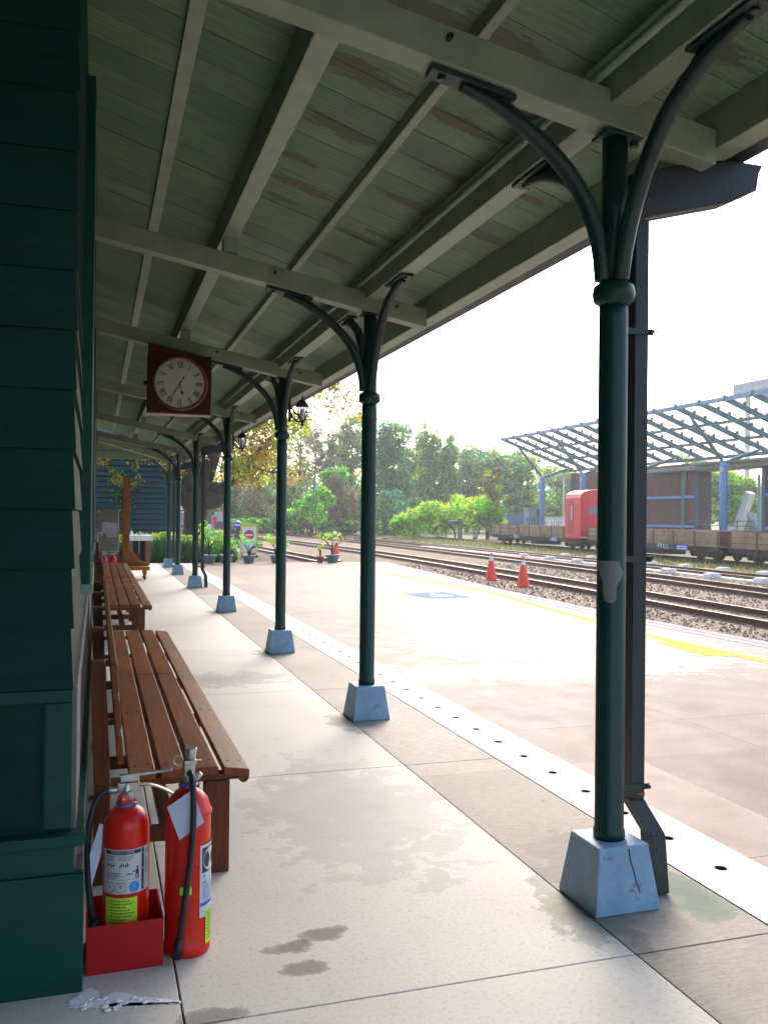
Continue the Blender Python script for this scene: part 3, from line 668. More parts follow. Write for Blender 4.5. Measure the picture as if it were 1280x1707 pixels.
ln = make_lantern(); tag(ln, 'black glazed lantern on the post beyond the clock, seen against the bright trees', 'lantern', 'black lanterns on the posts')
l2 = copy_tree(ln); l2.location = (2.16, 14.05, 2.5); l2['label'] = 'farther black lantern against the yellow leaves, on the post next down'

# ------------------------------------------------------------------ clock
ck_ = thing('wall_clock', 'square red brown wooden clock with white Roman dial hung from the beam', 'clock', (.8, 9.6, 2.855))
cs = (0, 0, 0)
b = MB(); b.box(-.322, .322, -.15, .05, -.3, .3); b.build('case', clock_wood, ck_, bevel=.006)
b = MB(); b.box(-.325, .335, -.165, .055, -.318, -.301); b.build('bottom_ledge', brass, ck_, bevel=.004)
b = MB(); b.hexa([(-.315, -.12, .301), (.25, -.12, .301), (.25, .05, .301), (-.315, .05, .301), (-.315, -.04, .43), (.25, -.04, .325), (.25, .05, .325), (-.315, .05, .43)]); b.build('sloping_hood', pm('red hood', (.16, .03, .012), (.11, .02, .01), 6, .4), ck_, bevel=.003)
b = MB(); b.lathe([(.252, -.151), (.285, -.151), (.285, -.165), (.27, -.178), (.255, -.172), (.252, -.158)], n=48, axis='y', caps=False); b.build('bezel', brass, ck_)
b = MB(); b.quad(*[(.253 * math.cos(2 * math.pi * k / 48), -.154, .253 * math.sin(2 * math.pi * k / 48)) for k in range(48)]); dial = b.build('dial', clock_face, ck_)
RN = ['XII', 'I', 'II', 'III', 'IIII', 'V', 'VI', 'VII', 'VIII', 'IX', 'X', 'XI']
nm = MB()
def strokes(s):
    wd = {'I': .24, 'V': .62, 'X': .62}; tot = sum(wd[c] for c in s); x = -tot / 2; o = []
    for c in s:
        w_ = wd[c]
        if c == 'I': o.append(((x + w_ / 2, -.5), (x + w_ / 2, .5), .13))
        if c == 'V': o += [((x + .06, .5), (x + w_ / 2, -.5), .15), ((x + w_ - .06, .5), (x + w_ / 2, -.5), .06)]
        if c == 'X': o += [((x + .06, .5), (x + w_ - .06, -.5), .15), ((x + .06, -.5), (x + w_ - .06, .5), .06)]
        x += w_
    return o, tot
for h in range(12):
    an = math.pi / 2 - h * math.pi / 6; st, tot = strokes(RN[h]); sc = .068; rr = .196
    for (x1, y1), (x2, y2), wd in st:
        def pt(x, y):
            r_ = rr + y * sc; tx = x * sc * .8; return Vector((r_ * math.cos(an) + tx * math.sin(an), -.156, r_ * math.sin(an) - tx * math.cos(an)))
        a, c = pt(x1, y1), pt(x2, y2); d = (c - a).normalized(); nrm = Vector((-d.z, 0, d.x)) * wd * sc / 2.2
        nm.quad(a + nrm, a - nrm, c - nrm, c + nrm)
for k in range(60):
    an = 2 * math.pi * k / 60; r0, r1, hw = .236, .243, .0016
    c_, s_ = math.cos(an), math.sin(an)
    nm.quad(*[(r_ * c_ - q * s_, -.156, r_ * s_ + q * c_) for r_, q in ((r0, -hw), (r1, -hw), (r1, hw), (r0, hw))])
nm.build('numerals', ink, dial, normals=False)
def hand(an, L, w0, tail, spade, name, y):
    q = MB(); d = Vector((math.cos(an), 0, math.sin(an))); n_ = Vector((-d.z, 0, d.x))
    def P(a, b): v = d * a + n_ * b; return (v.x, y, v.z)
    q.quad(P(-tail, -w0), P(-tail, w0), P(L, w0 * .6), P(L, -w0 * .6))
    if spade: q.quad(P(L - .005, 0), P(L + .02, -.017), P(L + .05, 0), P(L + .02, .017))
    if tail > .06: q.quad(*[P(-tail + .011 * math.cos(2 * math.pi * k / 10), .011 * math.sin(2 * math.pi * k / 10)) for k in range(10)])
    q.build(name, black_m, ck_, normals=False)
hand(math.pi / 2 - R(167), .075, .005, .02, True, 'hour_hand', -.160)
hand(math.pi / 2 - R(210), .205, .004, .075, False, 'minute_hand', -.1625)
q = MB(); q.lathe([(.004, -.012), (.012, -.006), (.012, .02)], (-.345, -.08, 0), 10, 'x'); q.box(-.36, -.322, -.095, -.065, -.02, .02); q.build('side_knob', black_m, ck_, bevel=.003)

# ------------------------------------------------------------------ benches
def make_bench(L=4.6):
    t = thing('slatted_bench', '', 'bench', (0, 3.76, 0))
    xs = [.134, .26, .388, .516]
    for k, x in enumerate(xs):
        spl_ = [(0, L * .5 - .002), (L * .5 + .002, L)] if k < 3 else [(0, L)]
        s_ = MB()
        for a, b_ in spl_:
            z1 = .45 + random.uniform(-.002, .002); dz = -.016 if k == 3 else 0
            e0 = random.uniform(-.006, .006) if a == 0 else 0
            s_.hexa([(x, a + e0, z1 - .034), (x + .107, a + e0, z1 - .034 + dz), (x + .107, b_, z1 - .034 + dz), (x, b_, z1 - .034), (x, a + e0, z1), (x + .107, a + e0, z1 + dz), (x + .107, b_, z1 + dz), (x, b_, z1)])
            for yn in (a + .12, b_ - .12):
                for xn in (.03, .078):
                    pass
        o = s_.build('seat_slat', bench_wood, t, bevel=.005)
        nl = MB()
        for yn in (.1, 1.15, 2.2, 2.4, 3.45, L - .1):
            for xn in (.028, .08): nl.lathe([(.0055, .452), (.0045, .4532)], (x + xn, yn + (xn - .05) * .3, (-.016 * xn / .107 if k == 3 else 0)), 8)
        nl.build('nail', joint_m, o)
    for z0, x0 in ((.495, .088), (.64, .078), (.785, .066)):
        MB().hexa([(x0, -.03, z0), (x0 + .026, -.03, z0), (x0 + .026, L, z0), (x0, L, z0), (x0 - .008, -.03, z0 + .112), (x0 + .018, -.03, z0 + .112), (x0 + .018, L, z0 + .112), (x0 - .008, L, z0 + .112)]).build('back_slat', bench_wood, t, bevel=.004)
    for y0 in (.02, 1.15, 2.25, 3.4, L - .12):
        l = MB(); l.box(.44, .545, y0, y0 + .07, 0, .385); l.build('leg', bench_leg, t, bevel=.004)
        l = MB(); l.box(.0, .064, y0, y0 + .09, 0, .40); l.hexa([(.0, y0, .4), (.064, y0, .4), (.064, y0 + .09, .4), (.0, y0 + .09, .4), (-.02, y0, .90), (.04, y0, .90), (.04, y0 + .09, .90), (-.02, y0 + .09, .90)]); l.build('back_leg', bench_leg, t, bevel=.004)
        l = MB(); l.box(.066, .612, y0 + .005, y0 + .065, .386, .4135) ; l.build('bearer', bench_leg, t, bevel=.004)
        l = MB(); l.box(.066, .438, y0 + .012, y0 + .058, .15, .21); l.build('stretcher', bench_leg, t, bevel=.004)
    l = MB(); l.tube([(.6, .0, .398), (.6, L, .398)], .022, 10); l.build('front_rail', bench_leg, t)
    l = MB(); l.box(.27, .33, .03, L - .03, .15, .205); l.build('long_stretcher', bench_leg, t, bevel=.004)
    l = MB(); l.tube([(.45, .015, .175), (.45, -.02, .175), ], .024, 10); l.build('peg', bench_leg, t)
    return t
bn_ = make_bench(); BG = 'brown slatted benches against the station wall'
tag(bn_, 'nearest brown slatted bench, with fire extinguishers standing at its end', 'bench', BG)
b2 = copy_tree(bn_); b2.location = (0, 10.75, 0); b2['label'] = 'middle brown slatted bench, in line between the near bench and the far one'
b3 = copy_tree(bn_); b3.location = (0, 15.42, 0); b3['label'] = 'farthest brown slatted bench, ending beside the two distant extinguishers'

# ------------------------------------------------------------------ fire extinguishers
def warp_at(rad, cx=0., cy=0., a0=0.):
    def f(x, y, z): a = -math.pi / 2 + a0 + x / rad; return (cx + (rad + z) * math.cos(a), cy + (rad + z) * math.sin(a), y)
    return f
def patch(mb, rad, u0, u1, z0, z1, a0=0., n=16, lift=0.):
    f = warp_at(rad + lift, a0=a0)
    for k in range(n):
        a, b = u0 + (u1 - u0) * k / n, u0 + (u1 - u0) * (k + 1) / n
        mb.quad(f(a, z0, 0), f(b, z0, 0), f(b, z1, 0), f(a, z1, 0), sm=True)
def dashes(mb, rad, u0, u1, z0, z1, rows, a0=0., lift=.0012, h=.45, seed=3, ch=.006):
    rnd = random.Random(seed); dz = (z1 - z0) / rows
    for r_ in range(rows):
        u = u0 + rnd.random() * .004; e = u1 - rnd.random() * (u1 - u0) * .35
        while u < e:
            w_ = ch * rnd.uniform(.4, 1.1); zc = z0 + dz * (r_ + .5)
            patch(mb, rad, u, min(u + w_, e), zc - dz * h / 2, zc + dz * h / 2, a0, 1, lift); u += w_ + ch * .35
box_t = thing('extinguisher_box', 'low dark red open metal box on the floor, holding the shorter extinguisher', 'box', (.1025, 3.175, 0), R(1))
b = MB(); t_ = .005; X, Y, H = .1215, .125, .158
b.box(-X, X, -Y, Y, .002, .008); b.box(-X, X, -Y, -Y + t_, .0085, H); b.box(-X, X, Y - t_, Y, .0085, H); b.box(-X, -X + t_, -Y + t_ + .0003, Y - t_ - .0003, .0085, H); b.box(X - t_, X, -Y + t_ + .0003, Y - t_ - .0003, .0085, H)
b.build('box_shell', red_box, box_t)
e1 = thing('fire_extinguisher', 'shorter red fire extinguisher with instruction label, standing in the red box', 'fire extinguisher', (.108, 3.172, .009), 0)
RB = .0765
b = MB(); b.lathe([(.06, 0), (RB - .004, .003), (RB, .012), (RB, .425), (RB - .004, .452), (RB - .018, .478), (.042, .492), (.03, .497), (.03, .512)], n=40); b.build('tank', red_paint, e1)
b = MB(); b.lathe([(.033, .4975), (.036, .501), (.036, .507), (.033, .511)], n=24, caps=False); b.build('neck_ring', pm('violet plastic', (.10, .10, .30), (.08, .08, .25), 5, .4), e1)
b = MB(); b.lathe([(.02, .5125), (.02, .545), (.016, .56), (.012, .575)], n=16); b.box(-.03, .04, -.012, .012, .545, .575); b.tube([(-.03, 0, .552), (-.06, 0, .553)], .013, 10); b.tube([(.01, -.012, .54), (.01, -.035, .54)], .012, 12); b.build('valve', steel, e1, bevel=.002)
b = MB(); b.lathe([(.0, -.046), (.016, -.046), (.019, -.042), (.019, -.028)], (-.012, 0, .532), 18, 'y'); b.build('gauge', pm('gauge red', (.5, .03, .03), (.45, .025, .025), 6, .3), e1)
b = MB(); b.lathe([(.0, -.048), (.005, -.048), (.005, -.046)], (-.012, 0, .532), 10, 'y'); b.build('gauge_dial', label_white, e1)
b = MB(); b.hexa([(-.02, -.011, .578), (.04, -.011, .580), (.04, .011, .580), (-.02, .011, .578), (-.025, -.011, .602), (.04, -.011, .606), (.04, .011, .606), (-.025, .011, .602)])
b.hexa([(.04, -.011, .596), (.15, -.009, .604), (.15, .009, .604), (.04, .011, .596), (.04, -.011, .606), (.15, -.009, .609), (.15, .009, .609), (.04, .011, .606)]); b.build('lever', steel, e1, bevel=.002)
b = MB(); pts = ring_path((.03, 0, .566), (.09, 0, .572), (.165, 0, .515), 8); 
for a, c in zip(pts, pts[1:]): b.bar(a, c, .02, .006)
b.build('handle', steel, e1, bevel=.001)
b = MB(); b.tube(ring_path((-.058, 0, .553), (-.115, -.005, .55), (-.125, -.02, .40), 8) + ring_path((-.125, -.02, .40), (-.128, -.03, .25), (-.105, -.03, .13), 8)[1:], .011, 10); b.tube([(-.105, -.03, .13), (-.098, -.03, .07)], .016, 10); b.build('hose', rubber, e1)
b = MB(); b.prism([(-.088, .46), (-.078, .455), (-.082, .36), (-.112, .25), (-.118, .36)], -.052, -.051); b.build('paper_tag', paper, e1)
L0, L1 = .225, .372
b = MB(); patch(b, RB, -.088, .09, L0, L1, 0, 26, .0006); lab = b.build('label', label_white, e1, normals=False)
b = MB(); patch(b, RB, -.078, .048, L1 - .016, L1 - .003, 0, 18, .0011); patch(b, RB, .052, .062, L0 + .004, L1 - .003, 0, 4, .0011)
for z in (.272, .262): patch(b, RB, -.080, .048, z, z + .0011, 0, 16, .0011)
dashes(b, RB, -.074, -.035, .335, .352, 3, seed=5, ch=.004); dashes(b, RB, -.03, .035, .335, .352, 3, seed=6, ch=.004); dashes(b, RB, -.076, -.01, .276, .297, 4, seed=8, ch=.004)
dashes(b, RB, .066, .088, .28, .335, 9, seed=9, ch=.005)
# little pictures: a hand on a lever twice, and a figure aiming a hose
for cx, cz2 in ((-.057, .318), (-.01, .318)):
    for k in range(5): patch(b, RB, cx - .014 + .006 * k, cx - .011 + .006 * k, cz2 - .006 + .003 * (k % 3), cz2 + .004 + .003 * ((k * 2) % 3), 0, 1, .0011)
    patch(b, RB, cx - .014, cx + .018, cz2 + .001, cz2 + .0035, 0, 4, .0012)
patch(b, RB, .030, .040, .287, .304, 0, 2, .0011); patch(b, RB, .032, .039, .306, .313, 0, 2, .0011); patch(b, RB, .029, .033, .274, .288, 0, 1, .0011); patch(b, RB, .037, .041, .274, .288, 0, 1, .0011); patch(b, RB, .018, .032, .296, .299, 0, 2, .0011); patch(b, RB, -.002, .02, .289, .292, 0, 4, .0011)
b.build('label_print', ink, lab, normals=False)
def ring_on(mb, rad, u, z, r0, r1, lift, a0=0, n=22):
    f = warp_at(rad + lift, a0=a0)
    for k in range(n):
        a, c = 2 * math.pi * k / n, 2 * math.pi * (k + 1) / n
        mb.quad(*[f(u + r_ * math.cos(q), z + r_ * math.sin(q), 0) for r_, q in ((r0, a), (r1, a), (r1, c), (r0, c))])
b = MB(); ring_on(b, RB, -.06, .246, .0165, .018, .0012); ring_on(b, RB, -.019, .246, .0165, .018, .0012); b.build('class_rings', ink, lab, normals=False)
b = MB(); ring_on(b, RB, .0255, .246, .0, .0185, .0012); b.build('class_disc', cyan_ink, lab, normals=False)
for u, ch, m_, s_ in ((-.06, 'A', ink, .017), (-.019, 'B', ink, .017), (.0255, 'C', label_white, .015)):
    textmesh(ch, s_, m_, 'lettering', lab, None, lambda x, y, z, u=u: warp_at(RB + .0017)(x + u, y + .2495, 0))
textmesh('INSTRUCTIONS', .0115, label_white, 'lettering', lab, None, lambda x, y, z: warp_at(RB + .0016)(x - .015, y + L1 - .0095, 0))
for ch, z in (('A', .352), ('B', .30), ('C', .245)): textmesh(ch, .012, label_white, 'lettering', lab, None, lambda x, y, zz, z=z: warp_at(RB + .0016)(x + .057, y + z, 0))
textmesh('10', .022, ink, 'lettering', lab, None, lambda x, y, z: warp_at(RB + .0016)(x + .077, y + .353, 0))
b = MB(); patch(b, RB, -.078, .036, .108, .212, 0, 18, .0006); st = b.build('lime_sticker', lime, e1, normals=False)
b = MB(); dashes(b, RB, -.06, .028, .115, .207, 9, seed=12, h=.5, ch=.006); b.build('sticker_print', pm('olive ink', (.09, .13, .03), (.08, .11, .03), 5, .6), st, normals=False)

e2 = thing('fire_extinguisher', 'taller red fire extinguisher with a paper tag and long black hose, standing on the floor', 'fire extinguisher', (.312, 3.15, 0), 0)
RC = .079
b = MB(); b.lathe([(.06, 0.004), (RC - .004, .0), (RC, .006), (RC, .03), (RC - .002, .034), (RC - .002, .468), (RC + .002, .472), (RC + .002, .48), (RC - .004, .488), (RC - .012, .518), (.045, .545), (.03, .552), (.026, .56)], n=40); b.build('tank', red_paint, e2)
b = MB(); b.lathe([(.030, .5605), (.034, .564), (.034, .57), (.028, .574)], n=20, caps=False); b.build('neck_ring', pm('violet ring', (.10, .10, .30), (.08, .08, .25), 5, .4), e2)
b = MB(); b.lathe([(.02, .5745), (.02, .60), (.017, .61)], (0, 0, 0), 16); b.box(-.018, .018, -.03, .03, .60, .645); b.tube([(.02, .01, .575), (.045, .01, .60)], .01, 10); b.build('valve', steel, e2, bevel=.003)
b = MB(); b.tube([(.002, -.02, .646), (.004, -.024, .70)], [.017, .021], 14); b.box(-.02, .022, -.045, -.012, .646, .66); b.build('lever', steel, e2, bevel=.002)
b = MB()
for k in range(16):
    a, c = 2 * math.pi * k / 16, 2 * math.pi * (k + 1) / 16; b.tube([(-.038 + .017 * math.cos(a), -.03, .66 + .017 * math.sin(a)), (-.038 + .017 * math.cos(c), -.03, .66 + .017 * math.sin(c))], .0018, 6, False)
b.tube([(-.02, -.03, .662), (.04, -.03, .655)], .002, 6); b.build('safety_pin', steel, e2)
b = MB(); b.tube(ring_path((0, -.03, .612), (.004, -.062, .63), (.008, -.09, .56), 6) + ring_path((.008, -.09, .56), (.012, -.1, .40), (-.012, -.098, .25), 8)[1:] + ring_path((-.012, -.098, .25), (-.02, -.096, .16), (-.036, -.096, .075), 6)[1:], .0105, 12); b.tube([(-.034, -.096, .083), (-.042, -.096, .018)], [.0115, .016], 12); b.build('hose', rubber, e2)
b = MB(); b.hexa([(-.078, -.083, .52), (-.037, -.089, .408), (.045, -.086, .46), (.005, -.084, .572), (-.078, -.082, .52), (-.037, -.088, .408), (.045, -.085, .46), (.005, -.083, .572)]); b.build('paper_tag', paper, e2, normals=False)
b = MB(); b.box(-.034, -.021, -.093, RC * -.98, .222, .248); b.box(-.006, .005, -.096, RC * -.98, .222, .248); b.build('hose_clip', lime, e2, bevel=.003)
A2 = R(47)
b = MB(); patch(b, RC, -.03, .075, .13, .375, A2, 18, .0006); lb2 = b.build('label', label_white, e2, normals=False)
b = MB(); patch(b, RC, -.022, .07, .28, .365, A2, 12, .0011); b.build('label_panel', ink, lb2, normals=False)
b = MB(); ring_on(b, RC, .022, .322, 0, .04, .0016, A2); b.build('label_disc', label_white, lb2, normals=False)
b = MB(); patch(b, RC, -.028, .07, .168, .18, A2, 12, .0011); patch(b, RC, -.02, .0, .246, .25, A2, 3, .0011); dashes(b, RC, -.02, .06, .185, .243, 12, A2, seed=4, ch=.004); b.build('label_print', ink_blue, lb2, normals=False)
textmesh('A', .02, ink, 'lettering', lb2, None, lambda x, y, z: warp_at(RC + .0015, a0=A2)(x - .012, y + .267, 0))
b = MB(); patch(b, RC, -.004, .06, .035, .15, A2, 10, .0013); st = b.build('lime_sticker', lime, e2, normals=False)
b = MB(); dashes(b, RC, .002, .055, .045, .145, 9, A2, .002, seed=14); b.build('sticker_print', pm('olive ink', (.09, .13, .03), (.08, .11, .03), 5, .6), st, normals=False)
# the two far extinguishers by the cabinet
for x, y, lab_ in ((.15, 20.35, 'distant small red extinguisher partly hidden by the bench back, beside the umbrella'), (.345, 20.5, 'distant small red extinguisher with a pale lever, before the grey cabinet')):
    t = thing('fire_extinguisher', lab_, 'fire extinguisher', (x, y, 0), 0, 'distant small red extinguishers')
    b = MB(); b.lathe([(.07, 0), (.085, .01), (.085, .5), (.07, .55), (.03, .58), (.025, .6)], n=20); b.build('tank', red_paint, t)
    b = MB(); b.box(-.05, .08, -.015, .015, .62, .64); b.box(-.02, .03, -.015, .015, .6005, .6195); b.box(-.06, .1, -.015, .015, .665, .68); b.build('valve', steel, t)
    b = MB(); b.tube(ring_path((.03, 0, .62), (.14, 0, .62), (.12, 0, .3), 8), .013, 8); b.build('hose', rubber, t)

# ------------------------------------------------------------------ far end of the walkway
def at(px, Y): t = (px - 640) / 1490; return Y * (math.sin(YAW) + math.cos(YAW) * t) / (math.cos(YAW) - math.sin(YAW) * t)
def zt(px, py, Y):
    X = at(px, Y); d = X * math.sin(YAW) + Y * math.cos(YAW); return 1.5 + (861 + .0105 * (px - 640) - py) * d / 1490
t = thing('metal_cabinet', 'tall grey metal cabinet with notices taped on its door, at the walkway end', 'cabinet', (.24, 22.7, 0))
b = MB(); b.box(-.27, .27, -.2, .2, .04, 1.62); b.box(-.25, .25, -.18, .18, 0, .0395); b.build('body', cab_grey, t, bevel=.006)
b = MB(); b.box(-.255, .235, -.214, -.201, .07, 1.59); dr_ = b.build('door', cab_grey, t, bevel=.004)
b = MB(); b.box(-.235, -.16, -.2165, -.2145, 1.53, 1.565); b.build('name_plate', label_white, dr_)
b = MB(); b.box(.245, .262, -.215, -.2015, .05, 1.6); b.build('pale_edge', pm('pale edge metal', (.4, .45, .42)), t)
for x0, x1, z0, z1 in ((-.12, .06, 1.02, 1.3), (.062, .225, 1.06, 1.28), (-.02, .215, .94, 1.055)):
    q = MB(); q.box(x0, x1, -.2185, -.2155, z0, z1); o = q.build('notice', paper, dr_)
    q = MB()
    for k in range(7): q.box(x0 + .02, x1 - .02 - .03 * (k % 3), -.2198, -.2188, z0 + .02 + k * (z1 - z0 - .03) / 7, z0 + .026 + k * (z1 - z0 - .03) / 7)
    q.build('notice_lines', pm('faint print', (.3, .32, .36)), o)
t = thing('umbrella', 'rolled dark umbrella with a white hooked handle leaning by the wall', 'umbrella', (.02, 21, 0))
b = MB(); b.tube([(0, 0, .1), (0, 0, .2), (0, 0, .75), (0, 0, .84)], [.008, .035, .045, .012], 10); b.build('canopy', teal_plastic, t)
b = MB(); b.tube([(0, 0, .84), (0, 0, 1.04)] + [(.04 - .04 * math.cos(a), 0, 1.04 + .04 * math.sin(a)) for a in (.5, 1, 1.57, 2.1, 2.6, 3.14)] + [(.08, 0, 1.0)], .011, 8); b.build('handle', white_plain, t)
t = thing('umbrella_bin', 'teal plastic umbrella bin beside the station wall, holding a rolled umbrella', 'umbrella bin', (.04, 21, 0))
b = MB(); b.lathe([(.1, 0), (.115, .02), (.13, .6), (.138, .61), (.138, .63), (.122, .63), (.105, .03), (0, .025)], n=20); b.build('bin_shell', teal_plastic, t)
t = thing('wooden_stand', 'orange brown upright wooden post on a shaped foot board near the cabinet', 'stand', (.64, 21.4, 0))
b = MB(); b.box(-.075, .075, -.04, .1, .3, 2.36); b.build('upright', orange_wood, t, bevel=.006)
b = MB(); b.prism([(-.35, .3), (.5, .3), (.48, .36), (.33, .42), (.26, .54), (.17, .62), (.08, .66), (-.08, .66), (-.17, .62), (-.26, .54), (-.34, .42)], .103, .16); b.build('shaped_board', orange_wood, t, bevel=.005)
b = MB(); b.box(-.4, .52, -.35, .35, .22, .298); b.build('foot_plank', orange_wood, t, bevel=.006)
for x in (-.33, .42):
    b = MB(); b.lathe([(.025, 0), (.035, .04), (.02, .08), (.04, .14), (.04, .219)], (x, -.24, 0), 12); b.lathe([(.025, 0), (.035, .04), (.02, .08), (.04, .14), (.04, .219)], (x, .24, 0), 12); b.build('turned_foot', orange_wood, t)
t = thing('wash_counter', 'white slab counter on two red brick piers in front of the hedge', 'counter', (1.19, 27.4, 0))
MB().box(-.38, .38, -.3, .3, .72, .88).build('slab', white_plain, t, bevel=.01)
for x in (-.24, .24):
    pr = MB(); 
    for k in range(10): pr.box(x - .06, x + .06, -.25, .25, k * .072, k * .072 + .063)
    pr.build('brick_pier', brick_m, t, bevel=.003)
    MB().box(x - .054, x + .054, -.244, .244, 0, .719).build('mortar', grey_conc, t)
MB().box(-.17, .17, .1, .14, .1, .7).build('back_panel', black_m, t)
MB().tube([(0, -.05, .3), (0, -.05, .719)], .02, 8).build('drain_pipe', grey_conc, t)
for x, lab_, m_ in ((-.22, 'small white soap bottle with blue neck on the counter', white_plain), (.02, 'small grey tap bottle standing on the counter middle', grey_conc)):
    t = thing('soap_bottle', lab_, 'bottle', (1.19 + x, 27.35, .88))
    MB().lathe([(.035, 0), (.038, .01), (.038, .09), (.015, .115), (.015, .125)], n=14).build('bottle_body', m_, t)
    q = MB(); q.lathe([(.012, .126), (.012, .16)], n=10); q.box(-.04, .012, -.008, .008, .16, .175); q.build('pump', cyan_ink if x < 0 else black_m, t)

# ------------------------------------------------------------------ foliage
def leaves(mb, c, r, n, s, rnd, shell=.5, flat=.0):
    for _ in range(n):
        while True:
            p = Vector((rnd.uniform(-1, 1), rnd.uniform(-1, 1), rnd.uniform(-1, 1)))
            if shell ** 2 < p.length_squared < 1: break
        q = Vector((c[0] + p.x * r[0], c[1] + p.y * r[1], c[2] + p.z * r[2]))
        d = Vector((rnd.gauss(0, 1), rnd.gauss(0, 1), rnd.gauss(0, 1) - .3)).normalized(); e = d.cross(Vector((rnd.gauss(0, 1), rnd.gauss(0, 1), rnd.gauss(0, 1) + flat))).normalized()
        l, w_ = s * rnd.uniform(.6, 1.3), s * rnd.uniform(.25, .5)
        mb.quad(q - d * l / 2, q + e * w_ / 2, q + d * l / 2, q - e * w_ / 2)
def crown(mb, c, R3, clumps, per, s, rnd, nm=1, cr=.34, low=-1.):
    for _ in range(clumps):
        while True:
            p = Vector((rnd.uniform(-1, 1), rnd.uniform(-1, 1), rnd.uniform(low, 1)))
            if .18 < p.length_squared < 1: break
        k = cr * rnd.uniform(.6, 1.25); mb.mi = rnd.randrange(nm)
        leaves(mb, (c[0] + p.x * R3[0] * .8, c[1] + p.y * R3[1] * .8, c[2] + p.z * R3[2] * .8), (R3[0] * k, R3[1] * k, R3[2] * k * .75), per, s, rnd, .3)
def limbs(mb, base, h, r, rnd, n=5, spread=1.5, lean=(0, 0), twigs=0, start=.35):
    top = Vector((base[0] + lean[0], base[1] + lean[1], base[2] + h)); b0 = Vector(base)
    mid = [b0.lerp(top, u) + Vector((rnd.uniform(-.1, .1), rnd.uniform(-.1, .1), 0)) * h * .15 * u for u in (0, .12, .35, .6, .85, 1)]
    mb.tube(mid, [r * 1.35, r, r * .8, r * .55, r * .3, r * .1], 8)
    for k in range(n):
        u = start + (.95 - start) * k / n; p = b0.lerp(top, u); a = rnd.uniform(0, 6.28); L = spread * rnd.uniform(.6, 1.1) * (1.1 - u * .5)
        q = p + Vector((math.cos(a) * L * .5, math.sin(a) * L * .5, L * .35)); e = p + Vector((math.cos(a) * L, math.sin(a) * L, L * rnd.uniform(.6, 1.1)))
        mb.tube([p, q, e], [r * .4 * (1.2 - u), r * .28 * (1.2 - u), r * .06], 6)
        for _ in range(twigs):
            v = rnd.random(); s0 = p.lerp(e, v); d = Vector((rnd.uniform(-1, 1), rnd.uniform(-1, 1), rnd.uniform(.1, 1))) * L * .5
            mb.tube([s0, s0 + d * .6, s0 + d + Vector((0, 0, .1 * L))], [r * .12, r * .08, r * .03], 4, False)
LM = {'green': leafmat('leaf mid green', (.066, .165, .036)), 'teal': leafmat('leaf blue green', (.04, .14, .07)), 'pale': leafmat('leaf pale green', (.15, .21, .06)),
      'lime': leafmat('leaf lime', (.11, .28, .018), .5), 'yellow': leafmat('leaf yellow', (.155, .12, .010), .4), 'gold': leafmat('leaf gold', (.15, .085, .012), .4),
      'dark': leafmat('leaf dark green', (.02, .065, .02), .3), 'brown': leafmat('leaf brown', (.13, .09, .055), .3), 'yg': leafmat('leaf yellow green', (.17, .225, .018), .5), 'olive': leafmat('leaf olive', (.13, .15, .05)), 'orange': leafmat('leaf orange', (.13, .10, .02), .4)}
def tree(name, label, px, Y, top, wpx, cols, clumps=40, per=55, ls=.30, seed=1, trunk=True, base=None, bark_=None, cat='tree', group=None, cr=.34, bot=.32, twigs=0):
    rnd = random.Random(seed); X = at(px, Y); h = zt(px, top, Y); d = X * math.sin(YAW) + Y * math.cos(YAW); rw = wpx / 2 * d / 1490
    t = thing(name, label, cat, (X, Y, -.14), 0, group)
    b = MB(); z0 = h * bot; nl = 5
    for q in range(nl):
        u = q / (nl - 1); zc = z0 + (h - z0) * (.18 + .68 * u) + rnd.uniform(-.3, .3); k = (1.3 - .3 * abs(u - .3)) * rnd.uniform(.8, 1.15); ox = rnd.uniform(-1, 1) * rw * .5 * (1.1 - u * .5)
        crown(b, (ox, rnd.uniform(-.4, .4) * rw, min(zc, h - (h - z0) * .17)), (rw * k * .8, rw * k * .8, (h - z0) * .22 * rnd.uniform(.85, 1.2)), clumps // nl + 5, per, ls, rnd, len(cols), cr * 1.1); b.build('crown', [LM[c] for c in cols], t, normals=False)
    if trunk:
        b = MB(); limbs(b, (0, 0, 0), h * .85, .16 * (h / 10) + .05, rnd, 8, rw * .9, (rnd.uniform(-.4, .4), 0), twigs); b.build('trunk', bark_ or bark, t)
    return t
TG = 'trees beyond the tracks'
